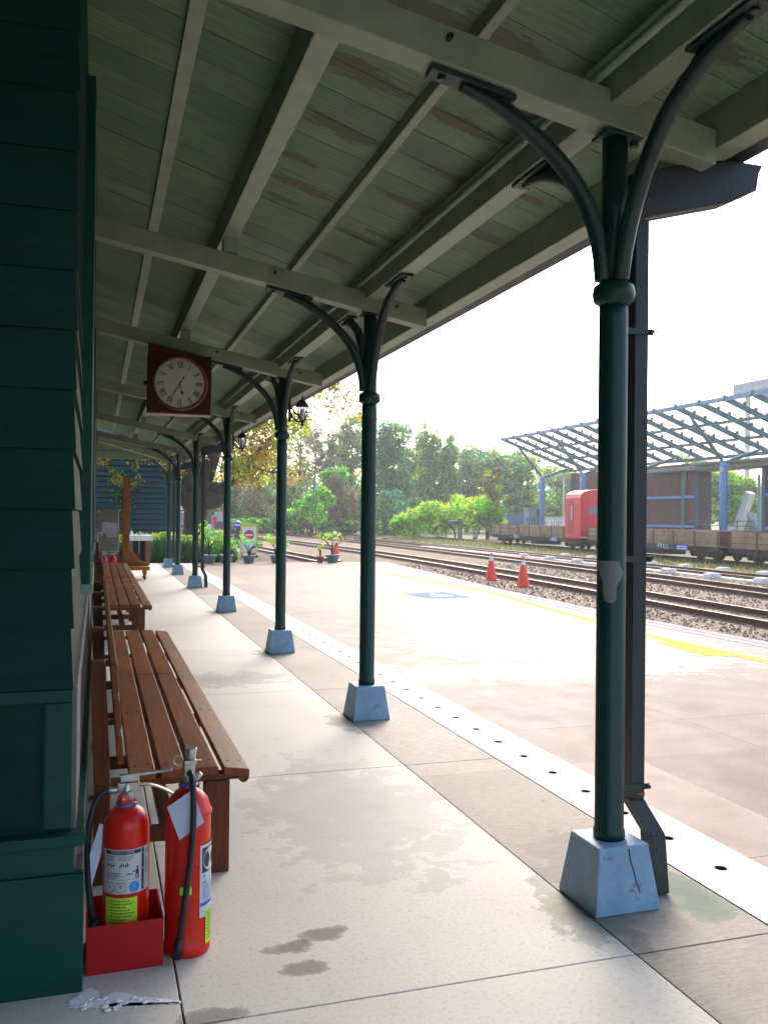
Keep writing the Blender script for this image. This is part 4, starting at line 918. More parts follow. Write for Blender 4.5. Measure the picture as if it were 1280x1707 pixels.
TR = [  # px, Y, top, width, colours, label
 (398, 84, 742, 66, ['olive', 'brown', 'green'], 'grey green thin tree just right of the yellow tree'),
 (442, 88, 715, 74, ['brown', 'olive', 'brown'], 'brownish half bare tree between the yellow tree and the second lantern post'),
 (497, 92, 690, 80, ['brown', 'olive', 'pale'], 'tall brownish thinning tree under the lantern'),
 (548, 88, 700, 60, ['pale', 'brown'], 'pale thin leaved tree left of the second nearest post'),
 (585, 90, 690, 66, ['pale', 'green', 'olive'], 'pale green tall tree touching the second nearest post'),
 (643, 80, 690, 74, ['teal', 'teal', 'green'], 'dense blue green tree just right of the second nearest post'),
 (688, 92, 740, 60, ['pale', 'green'], 'loose green tree with sky gaps beside the dense blue green tree'),
 (716, 86, 708, 44, ['pale', 'green', 'yg'], 'slim tall light green tree with a narrow tip'),
 (742, 86, 722, 36, ['green', 'pale'], 'narrow light green tree crown with a rounded top'),
 (778, 90, 740, 74, ['pale', 'green', 'teal'], 'rounded soft green tree over the big yellow green bush'),
 (826, 86, 744, 76, ['green', 'teal', 'pale'], 'broad green tree just left of the glass canopy tip'),
 (876, 88, 752, 84, ['green', 'teal', 'yg'], 'broad green tree behind the first blue column and struts'),
 (930, 96, 776, 80, ['yg', 'green', 'pale'], 'yellowish green tree seen under the glass canopy')]
for i, (px, Y, top, wd, cols, lab_) in enumerate(TR): tree('leafy_tree', lab_, px, Y, top, wd * 1.12, cols, 110 if 'brown' not in cols else 70, 72, .42 if 'brown' not in cols else .32, 20 + i, True, None, bark_pale if i in (3, 6, 7) else bark, 'tree', TG, .33 if 'brown' not in cols else .28, .08, 3 if i < 5 else 1)
for i, (px, Y, top, L, lab_) in enumerate(((676, 84, 705, 2.2, 'leafless pinkish tree with forked bare top against the sky'), (430, 80, 720, 3.2, 'bare grey tree with many fine twigs behind the hedge'), (520, 82, 700, 3.2, 'bare twiggy tree behind the vine covered stump'), (683, 74, 812, 1.6, 'small pale bare tree in front of the green trees'))):
    rnd = random.Random(70 + i); X = at(px, Y); h = zt(px, top, Y)
    t = thing('bare_tree', lab_, 'tree', (X, Y, -.14), 0, 'leafless trees'); b = MB(); limbs(b, (0, 0, 0), h, .13 if i else .11, rnd, 16 if i in (1, 2) else 9, L, (.4, 0), 7 if i in (1, 2) else 2); b.build('trunk', bark_pale, t)
tree('small_tree', 'small crooked tree with orange tinged leaves rising out of the yellow green bush', 815, 60, 775, 46, ['orange', 'yg', 'olive'], 14, 45, .24, 91, False, cr=.3, bot=.55)
_sx = at(813, 60); _t = [o for o in S.objects if o.name.startswith('small_tree')][0]
b = MB(); b.tube([(-.1, 0, 0), (-.15, 0, 1.1), (.05, 0, 2.0), (.3, 0, 2.8), (.1, 0, 3.4), (-.3, 0, 3.9)], [.15, .13, .12, .10, .08, .03], 8); b.tube([(.3, 0, 2.8), (.7, 0, 3.4), (.8, 0, 4.2)], [.07, .05, .02], 6); b.build('trunk', bark, _t)
def bush(name, label, blobs, cols, per, ls, seed, cat='bush', loc=None, stems=True):
    # blobs: (px, Y, top py, width px, bottom py)
    rnd = random.Random(seed); cx = at(blobs[0][0], blobs[0][1]); cy = blobs[0][1]
    t = thing(name, label, cat, (cx, cy, -.14)); b = MB()
    for px, Y, top, wd, bot in blobs:
        X = at(px, Y); d = X * math.sin(YAW) + Y * math.cos(YAW); rw = wd / 2 * d / 1490; z1 = zt(px, top, Y); z0 = max(-.1, zt(px, bot, Y))
        crown(b, (X - cx, Y - cy, (z0 + z1) / 2 + .14), (rw, rw * .8, (z1 - z0) / 2 * 1.1), 44, per, ls * 1.35, rnd, len(cols), .36)
    b.build('foliage', [LM[c] for c in cols], t, normals=False)
    if stems:
        b = MB()
        for k in range(7): a = rnd.uniform(-1, 1); b.tube([(a, 0, 0), (a * 1.2, rnd.uniform(-.3, .3), .7), (a * 1.6, rnd.uniform(-.5, .5), 1.4)], [.05, .04, .02], 5)
        b.build('stems', bark, t)
    return t
bush('leafy_bush', 'wide bright yellow green bush left of the wooden wagons', [(780, 60, 815, 90, 893), (730, 61, 832, 80, 893), (690, 62, 845, 66, 892), (820, 60, 830, 50, 890), (665, 63, 860, 30, 890)], ['yg', 'lime', 'green', 'yg'], 46, .26, 101)
bush('leafy_bush', 'blue green bush between the second nearest post and the yellow green bush', [(650, 72, 815, 66, 890), (605, 74, 822, 60, 890), (690, 74, 830, 50, 888)], ['teal', 'green', 'teal'], 46, .28, 102)
bush('lime_shrub', 'vivid lime green shrub in front of the vine covered stump', [(536, 66, 809, 30, 838), (518, 66.5, 822, 30, 846), (550, 65.8, 822, 22, 844), (508, 66, 840, 24, 862), (530, 66, 836, 36, 872), (496, 67, 832, 16, 850)], ['lime', 'lime', 'green'], 16, .24, 103)
bush('vine_covered_stump', 'brown vine covered tree stump with a green leafy top', [(562, 70, 788, 40, 882), (580, 71, 806, 40, 886), (548, 70, 800, 24, 880)], ['brown', 'brown', 'brown', 'olive'], 60, .22, 104, 'tree stump')
bush('vine_top_shrub', 'fresh green climber growing over the top of the brown stump', [(560, 71, 776, 46, 806), (543, 71, 784, 24, 802)], ['lime', 'green'], 34, .22, 105, 'climber', None, False)
bush('undergrowth_bush', 'low mixed green and brown bushes along the far side of the tracks', [(500, 70, 845, 60, 888), (545, 70, 858, 60, 890), (580, 70, 862, 50, 890), (620, 70, 862, 50, 892), (470, 71, 850, 40, 886)], ['green', 'lime', 'brown', 'dark'], 40, .24, 106)
bush('clipped_hedge', 'long clipped bright green hedge beyond the no entry sign', [(400, 72, 862, 34, 886), (425, 72, 862, 34, 886), (450, 72, 862, 34, 887), (475, 72, 863, 34, 887), (385, 73, 864, 24, 885)], ['lime', 'green'], 46, .2, 107, 'hedge')
bush('shade_bush', 'dark green understorey bush below the half bare trees', [(430, 78, 790, 80, 880), (480, 80, 800, 60, 880), (390, 80, 800, 50, 870)], ['olive', 'green', 'brown'], 60, .28, 108)
# treeline far behind
rnd = random.Random(5); b = MB()
for k in range(80):
    px = 360 + k * 9.5; Y = rnd.uniform(104, 122); X = at(px, Y); h = rnd.uniform(5, 9)
    b.mi = k % 3; leaves(b, (X, Y, h * .5), (3.0, 2.5, h * .55), 260, .8, rnd, .2)
tag(b.build('treeline', [LM['green'], LM['olive'], LM['teal']], normals=False), 'continuous far belt of green woodland behind the trees', 'woodland', kind='stuff')
# hedge, shed, big yellow tree at the walkway end
def ghedge(name, label, cx, cy, blobs, cols, n, ls, seed):
    rnd = random.Random(seed); t = thing(name, label, 'hedge', (cx, cy, -.14)); b = MB()
    for x, y, rx, ry, h in blobs:
        b.mi = 0; leaves(b, (x - cx, y - cy, h * .45), (rx, ry, h * .55), n, ls, rnd, .72)
        b.mi = 1; leaves(b, (x - cx, y - cy, h * .88), (rx * .85, ry * .8, h * .16), n // 3, ls, rnd, .2)
        b.mi = 2; b.ell((x - cx, y - cy, h * .42), (rx * .85, ry * .85, h * .5), 12, 8, .05)
    return b.build('foliage', [LM[c] for c in cols], t, normals=False)
ghedge('rounded_hedge', 'rounded dark green hedge with yellowish top behind the white counter', 2.1, 29.5, [(1.5, 29.5, .7, .8, 1.02), (2.2, 29.4, .75, .85, 1.05), (2.85, 29.4, .7, .8, .95), (.7, 29.6, .6, .8, .95)], ['dark', 'yg', 'dark'], 1500, .085, 111)
ghedge('low_bush', 'light green low bush behind the blue pots by the fourth post', 3.75, 29.6, [(3.6, 29.6, .4, .5, .75), (4.1, 29.7, .4, .5, .7)], ['green', 'lime', 'dark'], 900, .09, 112)
t = thing('timber_shed', 'dark teal boarded shed beyond the walkway end', 'shed', (0, 35, -.14))
b = MB(); b.box(-4, 2.72, -1.97, 2, 0, 4.2); b.build('shed_core', teal_wall, t)
b = MB()
for k in range(22): z = .14 + k * .19; b.hexa([(-4, -2.06, z), (2.74, -2.06, z), (2.74, -1.98, z), (-4, -1.98, z), (-4, -1.99, z + .175), (2.74, -1.99, z + .175), (2.74, -1.972, z + .175), (-4, -1.972, z + .175)])
b.build('boards', teal_wall, t)
b = MB(); b.prism([(-4.4, 4.1), (3.1, 4.1), (3.1, 4.25), (-.6, 6.2), (-4.4, 5)], -2.5, 2.6); b.build('roof', roof_grey, t)
rnd = random.Random(33); tv = thing('wall_climber', 'dark green climber hanging down the teal shed wall behind the wooden post', 'climber', (.9, 32.9, -.14)); b = MB()
for k in range(26): b.mi = k % 2; leaves(b, (rnd.uniform(-.35, .3), -.02, .4 + k * .11), (.28, .12, .25), 40, .11, rnd, .1)
b.build('foliage', [LM['dark'], LM['green']], tv, normals=False)
b = MB(); b.tube([(0, 0, 0), (.05, 0, 1), (-.05, 0, 2), (.05, 0, 3)], [.03, .03, .025, .01], 6); b.build('stem', bark, tv)
TX, TY = 4.05, 40
t = thing('yellow_tree', 'big gnarled tree with a thick burled trunk and yellow leaves', 'tree', (TX, TY, -.14)); rnd = random.Random(44)
b = MB()
b.tube([(0, 0, 0), (0, 0, .35), (.05, 0, 1.0), (.1, 0, 1.8), (.05, 0, 2.4), (0, 0, 2.9)], [.75, .55, .50, .52, .78, .7], 14)
for p, r in (((-.55, -.2, 2.7), (.7, .5, .4)), ((.6, -.2, 2.3), (.75, .5, .42)), ((.0, -.3, 2.9), (.7, .5, .45)), ((.85, -.1, 2.75), (.6, .45, .35)), ((-.9, -.1, 3.0), (.55, .4, .3))): b.ell(p, r, 12, 9, .09)
for pts, rr in (([(-.2, 0, 2.8), (-.45, 0, 3.8), (-.5, 0, 5.2), (-1.2, 0, 7)], [.45, .36, .3, .12]), ([(.3, 0, 2.8), (.65, 0, 3.7), (1.0, 0, 4.7), (1.9, 0, 6.5), (2.8, .2, 7.6)], [.4, .32, .27, .18, .06]), ([(.05, .2, 2.9), (.25, .3, 4.3), (.15, .3, 6.5)], [.4, .3, .1]),
               ([(-.8, 0, 2.9), (-1.7, -.3, 3.4), (-3, -.8, 3.8), (-4.2, -1.5, 3.7)], [.28, .2, .13, .05]), ([(.9, 0, 2.7), (1.6, -.4, 3.1), (2.2, -.5, 3.9), (3.4, -.7, 5.2), (4.8, -1, 6.3)], [.26, .17, .13, .08, .03]), ([(2.2, -.5, 3.9), (2.7, -.8, 3.7), (3.3, -1, 3.5)], [.08, .05, .02])):
    b.tube(pts, rr, 10); _bp = globals().setdefault('branch_pts', []); _bp += [Vector(q).lerp(Vector(p), rnd.random()) for p, q in zip(pts[1:], pts[2:]) for _ in range(5)]
for q in branch_pts:
    d = Vector((rnd.uniform(-1, 1), rnd.uniform(-1, 1), rnd.uniform(-.6, .8))); b.tube([q, q + d * .7, q + d * 1.3], [.03, .02, .008], 4, False)
b.build('trunk', bark, t)
b = MB()
for k in range(150):
    x = rnd.uniform(-4.5, 7.3); z = rnd.uniform(3.3, 8.6) if x < 1.5 else rnd.uniform(3.2 + (x - 1.5) * .42, 8.9)
    if -1.0 < x < 1.2 and z < 4.6: z += 1.6
    if x > 3.5 and rnd.random() < .68: continue
    b.mi = rnd.choice((0, 0, 1, 2)); leaves(b, (x, rnd.uniform(-2.5, 2), z), (.8, .7, .5), 70, .3, rnd, .1)
for k in range(60):
    b.mi = rnd.choice((0, 0, 1, 2)); leaves(b, (rnd.uniform(1.2, 4.3), rnd.uniform(-2.5, 1.5), rnd.uniform(3.1, 6.6)), (.7, .7, .5), 60, .26, rnd, .1)
for k in range(26):   # hanging sprays before the teal shed
    x = -4.4 + k * .14 if k < 16 else -2.6 + rnd.random() * 2; b.mi = rnd.choice((0, 0, 1)); leaves(b, (x, -8.2 + rnd.uniform(-.4, .4), rnd.uniform(2.5, 3.6) + max(0, (x + 3.6)) * .22), (.28, .3, .25), 24, .15, rnd, .0)
b.build('crown', [LM['yellow'], LM['gold'], LM['yg']], t, normals=False)

# ------------------------------------------------------------------ potted plants, sign, cones
def pot(label, x, y, r, h, m_, hp, cols, n, seed, ls=.1, spread=.3, tall=False):
    rnd = random.Random(seed); t = thing('potted_plant', label, 'potted plant', (x, y, 0), 0, 'potted plants at the platform end')
    MB().lathe([(r * .62, 0), (r * .7, .01), (r * .98, h * .85), (r * 1.12, h * .88), (r * 1.12, h), (r * .95, h), (r * .9, h * .9), (0, h * .88)], n=20).build('pot', m_, t)
    MB().lathe([(0, h * .91), (r * .88, h * .905)], n=16, caps=False).build('earth', soil, t)
    b = MB(); f_ = MB(); nb = 6
    for k in range(nb):
        a = rnd.uniform(0, 6.28); e = Vector((math.cos(a) * spread * rnd.uniform(.4, 1), math.sin(a) * spread * rnd.uniform(.4, 1), h + hp * rnd.uniform(.6, 1)))
        b.tube([(0, 0, h * .85), (e.x * .25, e.y * .25, h + hp * .35), e], [.018, .013, .006], 6); f_.mi = k % len(cols); leaves(f_, e, (spread * .5, spread * .5, hp * .22), n // nb, ls, rnd, 0)
    b.build('stems', bark, t); f_.build('foliage', [LM[c] for c in cols], t, normals=False)
    return t
pot('leafy potted plant in a blue pot directly before the no entry sign', 4.55, 28.0, .2, .25, pot_blue, .52, ['green', 'teal', 'lime'], 150, 1, .11, .36)
pot('bushy potted plant half hidden behind the third nearest post', 5.42, 28.05, .19, .25, pot_blue, .6, ['lime', 'yg'], 320, 2, .11, .32)
pot('thin yellow leaved plant in a blue pot beside the small red pot', 7.25, 28.0, .22, .26, pot_blue, .72, ['yg', 'yellow', 'lime'], 150, 3, .11, .5)
pot('tiny plant in a small red clay pot', 6.86, 28.05, .12, .2, pot_red, .35, ['yg'], 40, 4, .1, .08)
pot('bright green plant in a blue pot nearest the tree trunk', 3.32, 28.05, .22, .26, pot_blue, .9, ['lime', 'green'], 360, 5, .12, .42)
pot('low green plant in a blue pot behind the fourth nearest post', 3.86, 28.02, .2, .26, pot_blue, .55, ['lime', 'green'], 300, 6, .12, .36)
t = thing('no_entry_sign', 'yellow framed no entry sign with a red disc on a black stand', 'sign', (5.42, 33.4, -.1))
SW = .31
b = MB(); b.box(-SW, SW, -.02, .02, .18, 1.24); b.build('board', white_plain, t, bevel=.004)
b = MB(); b.box(-SW - .03, SW + .03, -.03, .03, 1.241, 1.29); b.box(-SW - .012, -SW + .05, -.026, -.0205, .18, 1.24); b.box(SW - .05, SW + .012, -.026, -.0205, .18, 1.24); b.box(-SW + .0505, SW - .0505, -.026, -.0205, 1.17, 1.24); b.box(-SW + .0505, SW - .0505, -.026, -.0205, .18, .24); b.build('frame', yellow_p, t)
b = MB(); b.quad(*[(.19 * math.cos(2 * math.pi * k / 32), -.0225, .86 + .19 * math.sin(2 * math.pi * k / 32)) for k in range(32)]); b.build('red_disc', sign_red, t)
b = MB(); b.box(-.15, .15, -.0245, -.0232, .83, .89); b.build('white_bar', white_plain, t)
b = MB(); b.lathe([(.22, .0), (.20, .08), (.10, .18), (.06, .45)], (.2, .25, 0), 14); b.bar((.2, .2, .4), (.1, .03, .6), .04, .04); b.bar((-.25, .03, 0), (-.25, .03, .5), .05, .05); b.build('stand', black_m, t)
b = MB(); b.box(.12, .2, -.03, -.024, .36, .46); b.build('blue_plate', ink_blue, t)
def make_cone():
    t = thing('traffic_cone', '', 'traffic cone', (9.55, 20.8, -.088))
    b = MB(); b.box(-.17, .17, -.17, .17, 0, .025); b.lathe([(.155, .031), (.15, .04), (.032, .66), (.02, .70), (.0, .705)], n=24, caps=False); b.build('cone_body', cone_or, t, bevel=.004)
    b = MB(); r = lambda z: .15 + (.032 - .15) * (z - .04) / .62 + .002
    b.lathe([(r(.5), .5), (r(.61), .61)], n=24, caps=False); b.build('reflective_band', white_plain, t); return t
c0 = make_cone(); tag(c0, 'orange traffic cone, the one farther along the ballast of the close pair', 'traffic cone', 'orange traffic cones beside the tracks')
c1 = copy_tree(c0); c1.location = (9.42, 18.75, -.088); c1['label'] = 'orange traffic cone of the close pair standing nearer the big post'
c2 = copy_tree(c0); c2.location = (at(561, 35.2), 35.2, -.088); c2['label'] = 'distant orange traffic cone just behind the thin yellow leaved potted plant'

# ------------------------------------------------------------------ tracks
def track(label, pts, gauge=1.0, y0=2, y1=110):
    t = thing('railway_track', label, 'railway track', (spl(pts, 20), 20, -.095), 0, 'rails running past the platform')
    for s in (-1, 1):
        b = MB(); y = y0; last = None
        while y <= y1:
            x = spl(pts, y); x2 = spl(pts, y + .5); d = Vector((x2 - x, .5, 0)).normalized(); n_ = Vector((d.y, -d.x, 0)); c_ = Vector((x, y, 0)) + n_ * s * gauge / 2 - Vector((spl(pts, 20), 20, 0))
            prof = [(-.05, 0), (-.05, .012), (-.012, .03), (-.012, .085), (-.03, .095), (-.03, .12), (.03, .12), (.03, .095), (.012, .085), (.012, .03), (.05, .012), (.05, 0)]
            cur = [c_ + n_ * a + Vector((0, 0, h)) for a, h in prof]
            if last:
                for k in range(12):
                    b.mi = 1 if k == 5 else 0; b.quad(last[k], last[(k + 1) % 12], cur[(k + 1) % 12], cur[k])
            last = cur; y += 1.5
        b.build('rail', [rail_m, rail_top], t)
    b = MB(); y = y0
    while y < min(y1, 60):
        x = spl(pts, y) - spl(pts, 20); b.box(x - gauge * .9, x + gauge * .9, y - 20 - .1, y - 20 + .1, -.15, .0); y += .75
    o = b.build('sleepers', wag_wood, t); o['kind'] = 'stuff'
    return t
def smooth(pts):
    for _ in range(2):
        q = [pts[0]]
        for a, c in zip(pts, pts[1:]): q += [(a[0] * .75 + c[0] * .25, a[1] * .75 + c[1] * .25), (a[0] * .25 + c[0] * .75, a[1] * .25 + c[1] * .75)]
        pts = q + [pts[-1]]
    return pts
T1 = smooth([(9.5, 1), (9.85, 10.7), (10.3, 16.5), (10.6, 22), (10.95, 28), (11.1, 37), (10.9, 48), (10.2, 60), (7, 85), (1, 112)])
T2 = smooth([(12.0, 1), (13.35, 14.7), (14.2, 23), (14.8, 33), (15.1, 46), (15.2, 60), (14.6, 80), (11, 112)])
T3 = smooth([(16.3, 5), (16.85, 19), (17.15, 25), (17.35, 30), (17.4, 36), (17.4, 46), (17.4, 60), (16.5, 80), (13, 112)])
T0 = smooth([(7.3, 28.6), (7.2, 36), (6.9, 47), (5.6, 66), (1, 95), (-2, 112)])
track('nearest railway track, running just beyond the pair of orange cones', T1)
track('middle railway track across the stone ballast', T2)
track('third railway track, lined with pale concrete lumps', T3, .9)
track('short siding track that ends at the potted plants', T0, .8, 28.6)
WT = smooth([(19.9, 4), (21.55, 25), (23.4, 49), (24.6, 66), (24, 90)])
track('overgrown track under the wooden wagons', WT, .8, 6, 80)
for i, (x, y) in enumerate(((16.55, 32.9), (16.45, 30.5), (16.4, 28.4), (16.3, 26.4), (16.2, 24.5), (16.1, 22.6), (16.0, 20.5), (16.0, 18.55), (18.4, 32.8), (18.35, 30.7), (18.3, 28.7), (18.3, 26.7), (18.15, 24.6), (18.2, 22.8), (18.1, 20.9))):
    b = MB(); b.hexa([(-.22, -.26, -.02), (.22, -.26, -.02), (.22, .26, -.02), (-.22, .26, -.02), (-.14, -.17, .15), (.14, -.17, .15), (.14, .17, .15), (-.14, .17, .15)])
    if i == 0: m0 = b.build('concrete_block', pale_conc, None, bevel=.05); o = m0
    else: o = m0.copy(); C.objects.link(o)
    o.location = (x, y, -.085); o.rotation_euler = (0, 0, R(-8 + (i * 37) % 17)); tag(o, 'low rounded pale concrete block set along the edge of the third track', 'concrete block', 'pale concrete blocks along the third track')
b = MB()
for k in range(22):
    y = 12 + k * 1.5; x = spl(T3, y) - .72; x2 = spl(T3, y + 1.48) - .72; b.hexa([(x - .2, y, -.14), (x + .2, y, -.14), (x2 + .2, y + 1.48, -.14), (x2 - .2, y + 1.48, -.14), (x - .17, y, -.045), (x + .17, y, -.045), (x2 + .17, y + 1.48, -.045), (x2 - .17, y + 1.48, -.045)])
struct('low_kerb', b, pale_conc, bevel=.01)
# loose ballast stones near the platform
rnd = random.Random(9); b = MB()
for _ in range(9000):
    y = 7 + 21 * rnd.random() ** 1.6; x = rnd.uniform(spl(epts, y) + .5, spl(T3, y) - 1)
    if any(abs(abs(x - spl(T, y)) - .5) < .07 for T in (T1, T2)): continue
    s = rnd.uniform(.014, .034); c = Vector((x, y, -.088)); v = [c + Vector((rnd.gauss(0, 1), rnd.gauss(0, 1), rnd.gauss(0, .6))).normalized() * s for _ in range(3)]
    tp = c + Vector((rnd.uniform(-.3, .3) * s, rnd.uniform(-.3, .3) * s, s * 1.2)); A = [c + Vector((math.cos(q) * s * rnd.uniform(.7, 1.2), math.sin(q) * s * rnd.uniform(.7, 1.2), rnd.uniform(.0, .4) * s)) for q in (0, 1.57, 3.14, 4.71)]
    for k in range(4): b.quad(A[k], A[(k + 1) % 4], tp)
    for k in range(4): b.quad(A[(k + 1) % 4], A[k], (A[k].x, A[k].y, -.1))
def stone_mat():
    m, t, b_ = mat_new('loose stones'); g = t.nodes.new('ShaderNodeNewGeometry')
    t.links.new(ramp(t, g.outputs['Random Per Island'], [(0, (.13, .07, .042)), (.4, (.27, .17, .108)), (.75, (.36, .255, .175)), (1, (.5, .41, .32))]), b_.inputs['Base Color']); b_.inputs['Roughness'].default_value = .9; return m
tag(b.build('gravel', stone_mat(), normals=False), 'loose brown and grey stones of the track ballast', 'gravel', kind='stuff')
# dry grass along the wagon track
b = MB(); rnd = random.Random(12)
for _ in range(26000):
    y = rnd.uniform(12, 66); x0 = spl(T3, y) + 1.15; x = x0 + (spl(WT, y) - x0 + .3) * rnd.random()
    if rnd.random() < .35 + .3 * math.sin(x * 2.1 + y * .8): continue
    h = rnd.uniform(.03, .13) * (2 if rnd.random() < .06 else 1); a = rnd.uniform(0, 3.14); w_ = .022; dx, dy = math.cos(a) * w_, math.sin(a) * w_; lx, ly = rnd.gauss(0, .3) * h, rnd.gauss(0, .3) * h
    b.mi = 0 if rnd.random() < .55 else 1; b.quad((x - dx, y - dy, -.085), (x + dx, y + dy, -.085), (x + lx, y + ly, -.085 + h))
tag(b.build('grass', [leafmat('grass green', (.045, .085, .015), .3), leafmat('grass dry', (.15, .115, .045), .3)], normals=False), 'dry green and straw coloured grass beside the wagon track', 'grass', kind='stuff')

# ------------------------------------------------------------------ wagons
def wheelset(bg_, y, t_name='wheel'):
    for s in (-1, 1):
        w_ = MB(); w_.lathe([(.05, -.06), (.26, -.05), (.28, -.03), (.25, .0), (.25, .04), (.06, .05)], (s * .42, y, .28), 20, 'x'); w_.build(t_name, wag_iron, bg_)
def wagon(name, label, y0, y1, plates, cabin=False, planks=3, boards_to=None):
    yc = (y0 + y1) / 2; x = spl(WT, yc); dx = spl(WT, y1) - spl(WT, y0); ang = -math.atan2(dx, y1 - y0); L = y1 - y0
    t = thing(name, label, 'wagon', (x, yc, 0), ang, 'flat wagons with low wooden sides'); h = L / 2; W = .92; by = -h if boards_to is None else boards_to
    b = MB(); b.box(-W, W, -h, h, .50, .56); b.box(-W + .05, -W + .13, -h, h, .36, .4995); b.box(W - .13, W - .05, -h, h, .36, .4995); b.box(-.3, .3, -h - .28, -h, .38, .48); b.box(-.3, .3, h, h + .1, .38, .48); b.build('underframe', wag_iron, t, bevel=.006)
    for s in (-1, 1):
        p_ = MB()
        for k in range(planks): z0 = .54 + k * .19; p_.box(s * W - .02, s * W + .025, by + .02, h - .02, z0, z0 + .176)
        sd_ = p_.build('side_board', wag_wood, t, bevel=.006)
        q = MB(); n_ = max(3, int((h - by) / 1.35)); 
        for k in range(n_ + 1): yy_ = by + .05 + (h - by - .1) * k / n_; q.box(s * W + (.026 if s > 0 else -.05), s * W + (.05 if s > 0 else -.021), yy_ - .035, yy_ + .035, .40, 1.10)
        q.build('stake', pm('rusty stake', (.17, .075, .04), (.10, .045, .028), 9, .8, .3) if s < 0 and not bpy.data.materials.get('rusty stake') else bpy.data.materials['rusty stake'], sd_)
    for yy_ in ((by, h) if not cabin else (h,)):
        p_ = MB()
        for k in range(planks): p_.box(-W + .03, W - .03, yy_ - .02, yy_ + .02, .565 + k * .185, .745 + k * .185)
        p_.build('end_board', rust_red, t, bevel=.005)
    b = MB(); b.tube([(-.80, -h + 2.4, .38), (-.80, -h + 3.2, .20), (-.80, h - 3.2, .20), (-.80, h - 2.4, .38)], .025, 8); b.box(-.5, .5, -.7, .9, .12, .355); b.tube([(-.86, -1.4, .36), (-.86, -.6, .30), (-.86, .6, .28), (-.86, 1.5, .36)], .012, 6); b.build('truss_gear', wag_iron, t)
    for yb in (-h + 1.35, h - 1.35):
        bg_ = MB(); bg_.box(-.75, -.62, yb - .75, yb + .75, .25, .35); bg_.box(.62, .75, yb - .75, yb + .75, .25, .35); bg_.box(-.7, .7, yb - .16, yb + .16, .22, .40)
        for s in (-1, 1):
            for a in (-.5, .5):
                bg_.box(s * .69 - .09, s * .69 + .09, yb + a - .1, yb + a + .1, .16, .30)
                bg_.lathe([(.07, -.03), (.07, .03)], (s * .79, yb + a, .25), 12, 'x')
            for k in range(3): bg_.tube([(s * .72, yb - .14 + .14 * k, .12), (s * .72, yb - .14 + .14 * k, .26)], .045, 8)
            bg_.bar((s * .7, yb - .62, .34), (s * .7, yb, .12), .05, .05); bg_.bar((s * .7, yb + .62, .34), (s * .7, yb, .12), .05, .05)
        bo = bg_.build('bogie', wag_iron, t, bevel=.004)
        wheelset(bo, yb - .5); wheelset(bo, yb + .5)
    for yy_, w_, body, two in plates:
        q = MB(); q.box(-W - .032, -W - .026, yy_ - w_ / 2, yy_ + w_ / 2, .36, .58); pt_ = q.build('number_plate', ink_blue if two else pm('dark blue plate', (.012, .02, .06), (.01, .016, .05), 5, .6), t)
        mt = Matrix.Translation((-W - .0335, yy_, .47)) @ Matrix.Rotation(-math.pi / 2, 4, 'Z') @ Matrix.Rotation(math.pi / 2, 4, 'X')
        if two:
            q = MB()
            for r_ in (.42, .50):
                u = yy_ - w_ * .36
                while u < yy_ + w_ * .33: q.box(-W - .0345, -W - .0325, u, u + .07, r_ - .018, r_ + .022); u += .095
            q.build('plate_print', white_plain, pt_)
        else: textmesh(body, .24, white_plain, 'lettering', pt_, mt, sx=.75)
    return t, W, h
w1, W, h1 = wagon('flat_wagon', 'farthest wooden sided flat wagon carrying the small red cabin', 36.95, 48.9, [(2.0, 1.7, '平車2238', False), (-3.0, .9, '', True)], True, boards_to=-11.95 / 2 + 1.75)
cbn = thing('red_cabin', 'small rounded red guard cabin standing on the wooden flat wagon', 'cabin', w1.location, w1.rotation_euler.z); CB = MB()
cy0, cy1 = -h1 + .02, -h1 + 1.72; cbn.location.z = 0; zb = .562
arc = [(-.93, zb), (-.93, 2.48), (-.88, 2.66), (-.74, 2.78), (-.45, 2.86), (0, 2.89), (.45, 2.86), (.74, 2.78), (.88, 2.66), (.93, 2.48), (.93, zb)]
CB.prism(arc, cy0, cy1); CB.build('cabin_body', red_cabin, cbn, bevel=.03)
b = MB(); b.box(-.945, -.932, cy0 + .75, cy0 + 1.3, .75, 2.35); dr_ = b.build('door', pm('deeper red door', (.42, .018, .026), (.36, .014, .02), 4, .4), cbn, bevel=.004)
b = MB(); b.box(-.952, -.946, cy0 + .82, cy0 + 1.02, 1.45, 2.1); b.build('pane', pm('grey pane', (.45, .42, .40), (.36, .33, .32)), dr_)
b = MB(); b.box(-.60, .60, cy0 - .012, cy0 - .001, 1.65, 2.15); fr = b.build('window_frame', red_cabin, cbn, bevel=.003)
b = MB(); b.box(-.52, .52, cy0 - .016, cy0 - .0125, 1.70, 2.10); b.build('pane', pm('dusty pane', (.22, .22, .20), (.16, .16, .145), 5, .4), fr)
b = MB(); b.lathe([(.05, 0), (.05, .06)], (-.72, cy0 - .06, 2.5), 10, 'y'); b.lathe([(.06, 0), (.06, .05)], (-.75, cy0 - .05, .95), 12, 'y'); b.build('tail_lamp', red_cabin, cbn)
b = MB(); b.box(-.9, -.5, cy0 - .05, cy0 - .002, .60, .64); b.build('step', white_plain, cbn)
wagon('flat_wagon', 'middle wooden sided flat wagon with the number 0112 on its frame', 26.1, 36.2, [(-1.4, 2.0, '平甲 0112', False), (-2.75, .85, '', True)])
wagon('flat_wagon', 'nearest wooden sided flat wagon, cut off by the edge of the photo', 15.4, 25.5, [(0, .9, '', True)])

